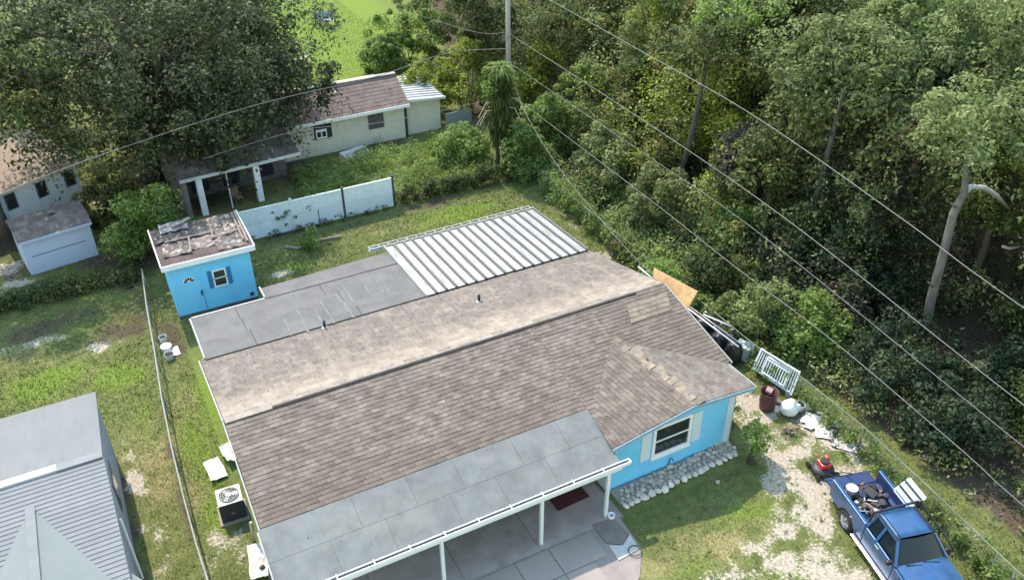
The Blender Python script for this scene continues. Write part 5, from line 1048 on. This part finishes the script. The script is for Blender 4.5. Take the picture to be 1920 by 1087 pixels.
for k, (px, py, z, r, m_, lb) in enumerate(((765, 70, 2.2, (2.9, 2.6, 2.4), LEAF_LIGHT, 'large light green bush on the right of the far lawn'), (715, 105, 1.3, (1.5, 1.3, 1.4), LEAF_LIGHT, 'small rounded bush just above the brown roof ridge'), (800, 30, 3.2, (2.8, 2.6, 3.2), LEAF_MID, 'tall green bush at the top edge left of the pole'), (880, 140, 2.8, (1.9, 1.7, 2.2), LEAF_LIME, 'lime green vine mound left of the palm snag'), (800, 165, 1.8, (1.9, 1.3, 1.5), LEAF_LIME, 'yellow-green bush spilling over the metal annex roof'),
        (1010, 150, 2.8, (1.5, 1.5, 2.2), LEAF_LIME, 'lime green vine mound right of the pole'), (1090, 200, 2.6, (2.6, 2.2, 2.6), LEAF_LIGHT, 'broad light green bush below the upper cables'), (1020, 235, 1.8, (1.6, 1.5, 1.8), LEAF_LIGHT, 'green bush right of the palm snag'), (985, 290, 1.3, (1.3, 1.2, 1.4), LEAF_LIGHT, 'low bush at the corner where the fences meet'), (1150, 300, 2.0, (2.0, 1.8, 2.0), LEAF_MID, 'grey-green bush between the lower cables'), (1230, 380, 1.7, (1.8, 1.5, 1.8), LEAF_MID, 'mid green bush leaning over the rear fence'), (870, 275, .9, (1.9, 1.3, 1.1), LEAF_LIGHT, 'bright bush in the weeds left of the palm snag'))):
    c = at(px, py, z); shrub('garden_bush', lb, 'bush', (c.x, c.y), r, int(26+r[0]*11), .62, 250, .2, m_, 140+k, group='bushes round the pole and far lawn', z=z, low=-.75, hang=.25 if m_ is LEAF_LIME else 0)

# shaggy palm snag draped in vines
c = at(941, 318); sn = thing('palm_snag', 'shaggy vine-draped palm snag on two thin trunks in front of the pole', 'palm', (c.x, c.y, 0)); rg = np.random.default_rng(7)
for dx in (-.28, .22): MB().tube([(dx*1.0, 0, -.1), (dx*.9, 0, 2.2), (dx*.5, 0, 6.5)], .15, 8, .12).build('trunk', BARK, sn, smooth=True, **lo)
def strips(P, L_, wd, rg, spread=.25):
    """hanging narrow blades from the points P"""
    n = len(P); d = rg.normal(0, spread, (n, 3)); d[:, 2] = -1; d /= np.linalg.norm(d, axis=1)[:, None]; s = rg.normal(0, 1, (n, 3)); s[:, 2] = 0; s /= np.linalg.norm(s, axis=1)[:, None]
    Ln = (L_*rg.uniform(.5, 1.4, n))[:, None]; V = np.empty((n, 4, 3)); V[:, 0] = P-s*wd*.4; V[:, 1] = P+s*wd*.4; V[:, 2] = P+d*Ln*.6+s*wd*.6; V[:, 3] = P+d*Ln-s*wd*.1; return V.reshape(-1, 3)
n = 2000; zz_ = rg.uniform(2.0, 6.4, n); rr_2 = .72*rg.uniform(.6, 1.1, n)*(1-.25*np.abs(zz_-4)/2); aa = rg.uniform(0, 6.28, n)
me = np_mesh('drape', strips(np.stack([rr_2*np.cos(aa), rr_2*np.sin(aa)*.9, zz_], 1), .7, .09, rg), quads_faces(n), LEAF_DARK); o = bpy.data.objects.new('drape', me); COL.objects.link(o); o.parent = sn
me, _c = crown_mesh('vine_tuft', (.95, .8, 1.1), 26, .4, 110, .17, LEAF_LIGHT, 333, -.9, .45, .5); me.transform(Matrix.Translation((.1, 0, 5.6))); o = bpy.data.objects.new('vine_tuft', me); COL.objects.link(o); o.parent = sn
n = 200; aa = rg.uniform(0, 6.28, n); el = rg.uniform(-.2, .9, n); V = np.empty((n*3, 4, 3)); b0_ = np.array([0, 0, 6.4])
for i in range(n):
    d0 = np.array([math.cos(aa[i])*math.cos(el[i]), math.sin(aa[i])*math.cos(el[i]), math.sin(el[i])]); s = np.array([-math.sin(aa[i]), math.cos(aa[i]), 0])*.035; p0 = b0_; L_ = rg.uniform(.18, .42); dd_ = d0.copy()
    for k in range(3):
        p1 = p0+dd_*L_; V[i*3+k] = [p0-s, p0+s, p1+s*(1-k*.4), p1-s*(1-k*.4)]; p0 = p1; dd_ = dd_+np.array([0, 0, -.55]); dd_ /= np.linalg.norm(dd_)
me = np_mesh('fronds', V.reshape(-1, 3), quads_faces(n*3), LEAF_LIGHT); o = bpy.data.objects.new('fronds', me); COL.objects.link(o); o.parent = sn
mb = MB()
for k in range(9):
    a_ = rng.uniform(0, 6.28); z_ = rng.uniform(2.8, 4.8); mb.tube([(.3*math.cos(a_), .3*math.sin(a_), z_), (1.0*math.cos(a_), 1.0*math.sin(a_), z_+.1), (1.5*math.cos(a_), 1.5*math.sin(a_), z_-.7)], .03, 5)
mb.build('dead_frond', mat('dead_frond', (.33, .30, .22), .9, .3), sn, **lo)

# pale leaning trunk with an arching bare limb
def wy(px, py, Y):
    d = RT*((px-960)/CAM_F)-UP*((py-543.5)/CAM_F)+FW; return Vector(ORI+d*(Y/d[1]))
Yt = 19.3; tp_ = [wy(1732, 640, Yt), wy(1746, 560, Yt), wy(1768, 480, Yt), wy(1788, 400, Yt), wy(1808, 362, Yt), wy(1812, 310, Yt), wy(1815, 255, Yt-.2)]
ln = thing('leaning_tree', 'pale leaning trunk with an arching bare limb in the dark wood', 'tree', (tp_[0].x, tp_[0].y, 0))
tp_[0].z = -.1; MB().tube(tp_, [.23, .2, .185, .17, .145, .10, .07], 10).build('trunk', BARK_PALE, ln, smooth=True)
for (px_, py_, qx, qy) in ((1752, 540, 1740, 528), (1776, 450, 1790, 436), (1795, 392, 1782, 380)): MB().tube([wy(px_, py_, Yt), wy(qx, qy, Yt-.1)], [.07, .03], 6).build('stub', BARK_PALE, ln, smooth=True)
MB().tube([wy(1806, 366, Yt), wy(1820, 350, Yt), wy(1845, 352, Yt), wy(1870, 368, Yt), wy(1892, 392, Yt)], [.13, .12, .11, .09, .05], 8).build('limb', mat('bleached_bark', (.50, .49, .46), .85, .2, 6), ln, smooth=True)
MB().tube([wy(1880, 462, Yt-.4), wy(1893, 466, Yt-.4), wy(1912, 462, Yt-.4)], [.06, .07, .05], 7).build('limb', MATS['bleached_bark'], ln, smooth=True)
tc_ = wy(1835, 240, Yt-.2); me, C_ = crown_mesh('crown', (2.3, 1.8, 1.5), 34, .75, 260, .2, LEAF_MID, 201, -.6); me.transform(Matrix.Translation(tc_-Vector((tp_[0].x, tp_[0].y, 0)))); o = bpy.data.objects.new('crown', me); COL.objects.link(o); o.parent = ln

# canopy trees that stand out of the woodland
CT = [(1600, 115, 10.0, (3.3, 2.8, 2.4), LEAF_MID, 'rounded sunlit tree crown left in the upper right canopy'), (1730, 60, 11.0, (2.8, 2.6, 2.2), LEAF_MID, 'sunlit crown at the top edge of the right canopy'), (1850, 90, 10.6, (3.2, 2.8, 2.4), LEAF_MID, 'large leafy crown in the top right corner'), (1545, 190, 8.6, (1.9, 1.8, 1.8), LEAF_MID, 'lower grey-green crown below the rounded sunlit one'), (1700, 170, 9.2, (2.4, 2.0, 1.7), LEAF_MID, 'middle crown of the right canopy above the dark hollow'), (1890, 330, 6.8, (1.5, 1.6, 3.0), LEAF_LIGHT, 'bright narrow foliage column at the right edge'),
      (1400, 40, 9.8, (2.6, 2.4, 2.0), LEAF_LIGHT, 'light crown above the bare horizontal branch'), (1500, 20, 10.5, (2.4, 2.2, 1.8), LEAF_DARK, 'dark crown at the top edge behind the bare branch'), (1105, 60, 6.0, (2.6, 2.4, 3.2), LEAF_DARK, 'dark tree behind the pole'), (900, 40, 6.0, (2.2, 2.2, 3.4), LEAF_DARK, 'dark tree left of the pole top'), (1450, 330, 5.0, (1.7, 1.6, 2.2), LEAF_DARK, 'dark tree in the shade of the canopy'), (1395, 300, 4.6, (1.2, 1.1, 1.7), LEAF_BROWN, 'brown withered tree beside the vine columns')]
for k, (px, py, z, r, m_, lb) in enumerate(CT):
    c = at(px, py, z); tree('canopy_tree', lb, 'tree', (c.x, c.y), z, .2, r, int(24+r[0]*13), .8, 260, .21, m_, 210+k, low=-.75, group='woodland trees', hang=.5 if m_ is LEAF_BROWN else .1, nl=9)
for k, (px, py, z, r, m_, lb) in enumerate(((1225, 70, 7.0, (1.3, 1.2, 4.2), LEAF_LIME, 'tall yellow-green vine column at the top centre'), (1285, 130, 6.2, (1.2, 1.1, 4.0), LEAF_OLIVE, 'olive vine column in the middle of three'), (1350, 170, 6.0, (1.1, 1.1, 3.6), LEAF_LIME, 'vine-covered tree nearest the withered trees'), (1190, 130, 5.5, (.8, .8, 4.5), LEAF_MID, 'slim green vine-covered trunk left of the vine columns'), (1370, 270, 4.2, (1.0, .9, 1.7), LEAF_LIME, 'bright lime vine tuft hanging in the wood'))):
    c = at(px, py, z); tree('vine_column', lb, 'tree', (c.x, c.y), z, .16, r, 44, .6, 240, .19, m_, 240+k, low=-1.0, group='vine-covered trees', hang=.45, nl=6)
c0 = at(1435, 48, 8.5); MB().tube([c0, at(1455, 52, 8.4), at(1480, 56, 8.5), at(1500, 60, 8.3)], [.12, .1, .09, .05], 7).build('bare_branch', MATS['bleached_bark'], smooth=True, label='bare pale branch sticking out of the upper canopy', cat='branch')

# ------------------------------------------------------------------ vegetation: masses nobody could count
rg = np.random.default_rng(99)
def mass(name, label, cat, sets):
    """one object of many leaves; sets = [(verts, material)]"""
    V = np.concatenate([s[0] for s in sets]); me = np_mesh(name, V, quads_faces(len(V)//4), sets[0][1])
    for s in sets[1:]: me.materials.append(s[1])
    me.polygons.foreach_set('material_index', np.concatenate([np.full(len(s[0])//4, i, dtype=np.int32) for i, s in enumerate(sets)]))
    o = bpy.data.objects.new(name, me); COL.objects.link(o); tag(o, label, cat, None, 'stuff'); return o
sets = {id(m_): [m_, []] for m_ in (LEAF_DARK, LEAF_MID, LEAF_BROWN, LEAF_OLIVE, LEAF_LIME, LEAF_SHADE)}; trunks = MB()
pts_ = []
for tries in range(6000):
    x, y = rg.uniform(26, 88), rg.uniform(2, 92)
    lim = 30.0+1.5*math.sin(y*.7) if y < 40 else (33.0 if y < 57 else 26.0+(y-46)*.25)
    if x < lim or any((x-a)**2+(y-b)**2 < (3.0 if x < 50 else 4.4)**2 for a, b in pts_): continue
    # nothing outside the cone the camera could look into
    if x > 1.9*y+52 or y > 96-.25*x: continue
    pts_.append((x, y))
for (x, y) in pts_:
    h = rg.uniform(6.5, 10.5); r = rg.uniform(2.0, 3.2); m_ = [LEAF_DARK, LEAF_DARK, LEAF_MID, LEAF_DARK, LEAF_OLIVE, LEAF_BROWN, LEAF_MID][rg.integers(7)]
    bq = math.degrees(math.atan2(x, y))
    if bq > 43 and m_ in (LEAF_OLIVE, LEAF_BROWN): m_ = LEAF_MID
    if 52 < bq < 63 and math.hypot(x, y) < 40: continue
    near = math.hypot(x, y) < 62; P, Nn, C_, _ = crown_points((r, r, r*rg.uniform(.8, 1.3)), 22 if near else 16, r*.34, 170 if near else 90, int(rg.integers(1e6)), -.8, .3, .3)
    sets[id(m_)][1].append(leaf_quads(P+np.array([x, y, h]), Nn, .25 if near else .4, rg))
    lx, ly = rg.normal(0, .7, 2); trunks.tube([(x+lx, y+ly, -.1), (x+lx*.4, y+ly*.3, h*.55), (x, y, h+.6)], [.2, .16, .07], 6)
for (n_, x0, x1, y0, y1, zlo, zhi, wts) in ((2600, 26.0, 36, 16, 58, .3, 8.5, (.30, .44, .05, .21)), (900, 28.5, 38, 8, 22, .3, 6.5, (.55, .36, .05, .04)), (700, 31, 44, 44, 68, .3, 7.5, (.5, .3, .04, .16)), (700, 36, 52, 20, 55, 2, 9.5, (.5, .38, .06, .06))):
    x, y, z = rg.uniform(x0, x1, n_), rg.uniform(y0, y1, n_), rg.uniform(0, 1, n_)**1.2*(zhi-zlo)+zlo
    ok = (fbm(x*.22+z*.1, y*.22+z*.15, 41, 3) > .39) & (z < (x-24.5)*1.5+np.clip(y-40, 0, 20)*.3+.6); x, y, z = x[ok], y[ok], z[ok]
    sel = np.clip(fbm(x*.16+3, y*.16+z*.12, 55, 2)*1.5-.25+rg.normal(0, .14, len(x)), 0, .999); cut = np.cumsum(wts)/sum(wts); idx = np.searchsorted(cut, sel)
    free = ~((np.degrees(np.arctan2(x, y)) > 53) & (np.degrees(np.arctan2(x, y)) < 63) & (np.hypot(x, y) < 38) & (z > .9)); x, y, z, idx = x[free], y[free], z[free], idx[free]
    brg = np.degrees(np.arctan2(x, y))+rg.normal(0, 1.5, len(x)); vine = (brg > 34) & (brg < 44) & (z > 2.5) & (rg.random(len(x)) < .7)   # vine-smothered stretch of the wood
    idx = np.where(vine, np.where(rg.random(len(x)) < .55, 4, 3), np.minimum(idx, 3))
    idx = np.where((brg > 44) & (brg < 57) & (z < 6.5) & (rg.random(len(x)) < .75), np.where(rg.random(len(x)) < .8, 5, 2), idx)   # darker leaves paint the shade of a hollow, with some dead brown growth
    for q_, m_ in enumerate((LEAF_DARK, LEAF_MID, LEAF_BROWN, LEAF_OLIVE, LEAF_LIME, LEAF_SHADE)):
        k = idx == q_
        if not k.any(): continue
        P, Nn = clump_points(np.stack([x[k], y[k], z[k]], 1), rg.uniform(.35, 1.0, k.sum()), 85, rg, squash=.9, hang=.55); P[:, 2] = np.abs(P[:, 2])
        sets[id(m_)][1].append(leaf_quads(P, Nn, .19, rg))
mass('woodland', 'dense dark wood filling the ground beyond the fence', 'woodland', [(np.concatenate(v), m_) for m_, v in sets.values() if v])
trunks.build('woodland_trunks', BARK, label='many dark trunks standing deep in the shaded wood', cat='trunks', kind='stuff', smooth=True)
# undergrowth on the forest floor
def clumps(n, fx_, fy_, keep, rr, hz, per, size, rg, aspect=.5):
    x, y = rg.uniform(*fx_, n), rg.uniform(*fy_, n); k = keep(x, y); x, y = x[k], y[k]; R = rg.uniform(*rr, len(x)); C_ = np.stack([x, y, R*hz], 1)
    P, Nn = clump_points(C_, R, per, rg, squash=hz); P[:, 2] = np.abs(P[:, 2]); return leaf_quads(P, Nn, size, rg, aspect)
fk = lambda x, y: (x > 24.4+np.where(y > 40, -.4, 0)) & (x < 24+.9*y+16)
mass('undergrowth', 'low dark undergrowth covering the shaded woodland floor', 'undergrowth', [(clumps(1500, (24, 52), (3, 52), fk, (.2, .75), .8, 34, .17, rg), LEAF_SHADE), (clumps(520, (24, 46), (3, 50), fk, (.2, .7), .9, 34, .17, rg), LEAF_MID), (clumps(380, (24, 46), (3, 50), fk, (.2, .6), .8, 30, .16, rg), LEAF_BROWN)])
ek = lambda x, y: (x > 23.2+np.where(y < 22, 1.3, 0)) & (x < 28.5) & (fbm(x*.5, y*.5, 66, 3) > .42)
mass('edge_brush', 'bright tangled brush between the fence and the wood', 'brush', [(clumps(900, (23, 28.5), (12, 44), ek, (.25, .7), 1.0, 44, .16, rg), LEAF_MID), (clumps(520, (23, 28.5), (20, 44), ek, (.25, .7), 1.1, 44, .16, rg), LEAF_LIGHT), (clumps(220, (23, 28), (20, 44), ek, (.2, .5), 1.0, 40, .15, rg), LEAF_OLIVE)])
# vines over the right and rear fences
def fence_vines(path, n, h, spread, rg):
    P = np.array(path); seg = np.linalg.norm(np.diff(P, axis=0), axis=1); t = rg.uniform(0, seg.sum(), n); cs = np.concatenate([[0], np.cumsum(seg)]); i = np.clip(np.searchsorted(cs, t)-1, 0, len(seg)-1); f = (t-cs[i])/seg[i]
    q = P[i]*(1-f[:, None])+P[i+1]*f[:, None]; q = q+rg.normal(0, spread, q.shape); return np.column_stack([q, rg.uniform(.1, h, n)])
Cv = fence_vines(rf_[:4], 300, 1.35, .22, rg); Pv, Nv = clump_points(Cv, rg.uniform(.15, .4, len(Cv)), 42, rg)
Cw = fence_vines(rf_[3:]+[(rf_[-1][0], 5)], 230, .85, .25, rg); Pw, Nw = clump_points(Cw, rg.uniform(.1, .3, len(Cw)), 34, rg)
mass('fence_vines', 'green vines smothering the chain-link fence at the woodland edge', 'vines', [(leaf_quads(Pv, Nv, .15, rg), LEAF_WEED), (leaf_quads(Pw, Nw, .13, rg), LEAF_LIGHT)])
Ch = fence_vines([(14.3, 42.5), (18, 42.5), (21.6, 42.3)], 150, .95, .16, rg); Ph, Nh = clump_points(Ch, rg.uniform(.15, .32, len(Ch)), 60, rg)
mass('vine_hedge', 'dark vine hedge continuing the white panel fence to the right', 'hedge', [(leaf_quads(Ph, Nh, .14, rg), LEAF_DARK)])
h0, h1 = at(-20, 585), at(255, 520); Cg = fence_vines([(h0.x-1, h0.y), (h1.x, h1.y)], 190, .6, .3, rg); Pg, Ng = clump_points(Cg, rg.uniform(.2, .42, len(Cg)), 60, rg)
mass('low_hedge', 'low dark hedge in front of the pale blue-grey shed', 'hedge', [(leaf_quads(Pg, Ng, .13, rg), LEAF_DARK)])
wy0 = [at(*q) for q in ((478, 450), (520, 440), (590, 425))]; Cp = np.array([[8.0+rg.normal(0, .5), 42.25, rg.uniform(0, 1.5)] for _ in range(14)]+[[rg.uniform(5.8, 13.8), 42.2, rg.uniform(0, .35)] for _ in range(40)]); Pp, Np_ = clump_points(Cp, rg.uniform(.08, .2, len(Cp)), 24, rg)
mass('fence_creeper', 'straggling creeper and weeds at the foot of the white fence', 'creeper', [(leaf_quads(Pp, Np_, .1, rg), LEAF_DARK)])
# weeds behind the white fence
wk = lambda x, y: (x > 9.5+(y-43)*.12) & (x < 21.5) & (y < 49.6+.4*np.sin(x*1.7)) & (fbm(x*.6, y*.6, 77, 3) > .33)
mass('tall_weeds', 'bright rank weeds filling the yard behind the white fence', 'weeds', [(clumps(1500, (9, 22), (42.8, 50), wk, (.15, .42), 1.1, 30, .15, rg, .35), LEAF_WEED), (clumps(260, (9, 22), (43, 50), wk, (.15, .35), 1.1, 26, .14, rg, .35), LEAF_LIME)])
# grass blades on the lawns
def grass_pts(n, x0, x1, y0, y1, rg):
    x, y = rg.uniform(x0, x1, n), rg.uniform(y0, y1, n); s, so_, lu, dr_ = zones(x, y); inside = ((x > 1.2) & (x < 19.6) & (y > 17.0) & (y < 34.6)) | ((x > 1) & (x < 13) & (y < 17.2)) | ((x > 1.2) & (x < 5.2) & (y > 36.6) & (y < 40.2)) | ((x < -2.5) & (y < 28.7))
    k = (rg.random(n) > s*1.35+so_*.75) & ~inside & (x < 24.6); return x[k], y[k], lu[k], dr_[k]
def blades(x, y, h, wd, rg):
    n = len(x); a = rg.uniform(0, 6.28, n); ln_ = rg.uniform(.2, 1.0, n)*h; b = rg.uniform(0, 6.28, n); z = zgrid(x, y)-.005; hh = h*rg.uniform(.5, 1.3, n); V = np.empty((n, 4, 3)); cx_, sx_ = np.cos(a)*wd/2, np.sin(a)*wd/2
    V[:, 0] = np.stack([x-cx_, y-sx_, z], 1); V[:, 1] = np.stack([x+cx_, y+sx_, z], 1); tx, ty = x+np.cos(b)*ln_, y+np.sin(b)*ln_
    V[:, 2] = np.stack([tx+cx_*.4, ty+sx_*.4, z+hh], 1); V[:, 3] = np.stack([tx-cx_*.4, ty-sx_*.4, z+hh], 1); return V.reshape(-1, 3)
G1 = leaf_mat('grass_green', [(.045, .065, .02), (.085, .11, .035), (.125, .15, .05), (.17, .18, .075)], .35, .8, 1.35); G2 = leaf_mat('grass_lush', [(.06, .09, .022), (.10, .14, .034), (.145, .19, .05), (.20, .235, .08)], .3, .8); G3 = leaf_mat('grass_dry', [(.13, .12, .05), (.20, .185, .08), (.28, .26, .13), (.38, .35, .20)], .2, .9)
gs1, gs2, gs3 = [], [], []
for (n, x0, x1, y0, y1, h, wd) in ((260000, -6, 24.5, 7, 30, .06, .022), (120000, -8, 24.5, 30, 46, .07, .032), (26000, 12, 28, 56, 86, .05, .06)):
    x, y, lu, dr_ = grass_pts(n, x0, x1, y0, y1, rg); u_ = rg.random(len(x)); a_ = lu+rg.normal(0, .28, len(x)) > .5; b_ = ~a_ & (u_ < np.clip(dr_*.8, 0, .75)); c_ = ~a_ & ~b_
    for k, L_ in ((c_, gs1), (a_, gs2), (b_, gs3)): L_.append(blades(x[k], y[k], h, wd, rg))
mass('lawn_grass', 'patchy short grass over the yards', 'grass', [(np.concatenate(gs1), G1), (np.concatenate(gs2), G2), (np.concatenate(gs3), G3)])
lk = lambda x, y: ~(((x > 1.0) & (x < 19.8) & (y > 16.8) & (y < 34.8)) | ((x > 1) & (x < 13.3) & (y < 17.2)) | ((x > 1.1) & (x < 5.3) & (y > 36.4) & (y < 40.3)) | ((x < -2.3) & (y < 29.2))) & (x < 24) & (fbm(x*.7, y*.7, 91, 3) > .46)
mass('lawn_weeds', 'small leafy weeds dotted through the lawns', 'weeds', [(clumps(2600, (-8, 24), (8, 44), lk, (.05, .16), .45, 16, .07, rg, .55), LEAF_LIGHT), (clumps(900, (-8, 24), (8, 44), lk, (.05, .14), .45, 14, .06, rg, .55), LEAF_OLIVE), (clumps(700, (-8, 24), (8, 44), lk, (.05, .13), .4, 14, .07, rg, .3), G3)])
# fallen leaves and scraps on forest floor and bare soil
x, y = rg.uniform(-8, 46, 26000), rg.uniform(5, 50, 26000); s, so_, lu, dr_ = zones(x, y); k = (so_ > .45) & (x < 24+.9*y) & ~((x > 1.2) & (x < 19.6) & (y > 17) & (y < 34.6)); x, y = x[k], y[k]
mass('leaf_litter', 'brown fallen leaves scattered over the bare soil', 'leaves', [(leaf_quads(np.stack([x, y, zgrid(x, y)+.02], 1), np.tile([0, 0, 1.0], (len(x), 1)), .09, rg, .6, .35), LEAF_BROWN)])

# leaves blown onto the flat and rear roofs
def roof_leaves(n, x0, x1, y0, y1, zf_, parent, m):
    x, y = rg.uniform(x0, x1, n), rg.uniform(y0, y1, n); k = fbm(x*1.1, y*1.1, 15, 3) > .5; x, y = x[k], y[k]
    V = leaf_quads(np.stack([x, y, np.array([zf_(q) for q in y])], 1), np.tile([0, 0, 1.0], (len(x), 1)), .045, rg, .6, .25)-np.array([10.4, 24, 0])
    me = np_mesh('leaf_litter', V, quads_faces(len(x)), m); o = bpy.data.objects.new('leaf_litter', me); COL.objects.link(o); o.parent = parent; o['kind'] = 'stuff'
roof_leaves(260, 1.7, 10.7, 29.4, 32.4, lambda y: zf(y)+.045, fl, LEAF_BROWN)
roof_leaves(500, 1.5, 18.9, 24.5, 29.1, lambda y: zm(y)+.035, roof, LEAF_BROWN)
roof_leaves(420, 11, 18.9, 29.2, 34.2, lambda y: zt(y)+.02, mr_, LEAF_BROWN)
roof_leaves(110, 1.4, 12.9, 17.5, 19.4, lambda y: zp(y)+.04, pr, LEAF_BROWN)
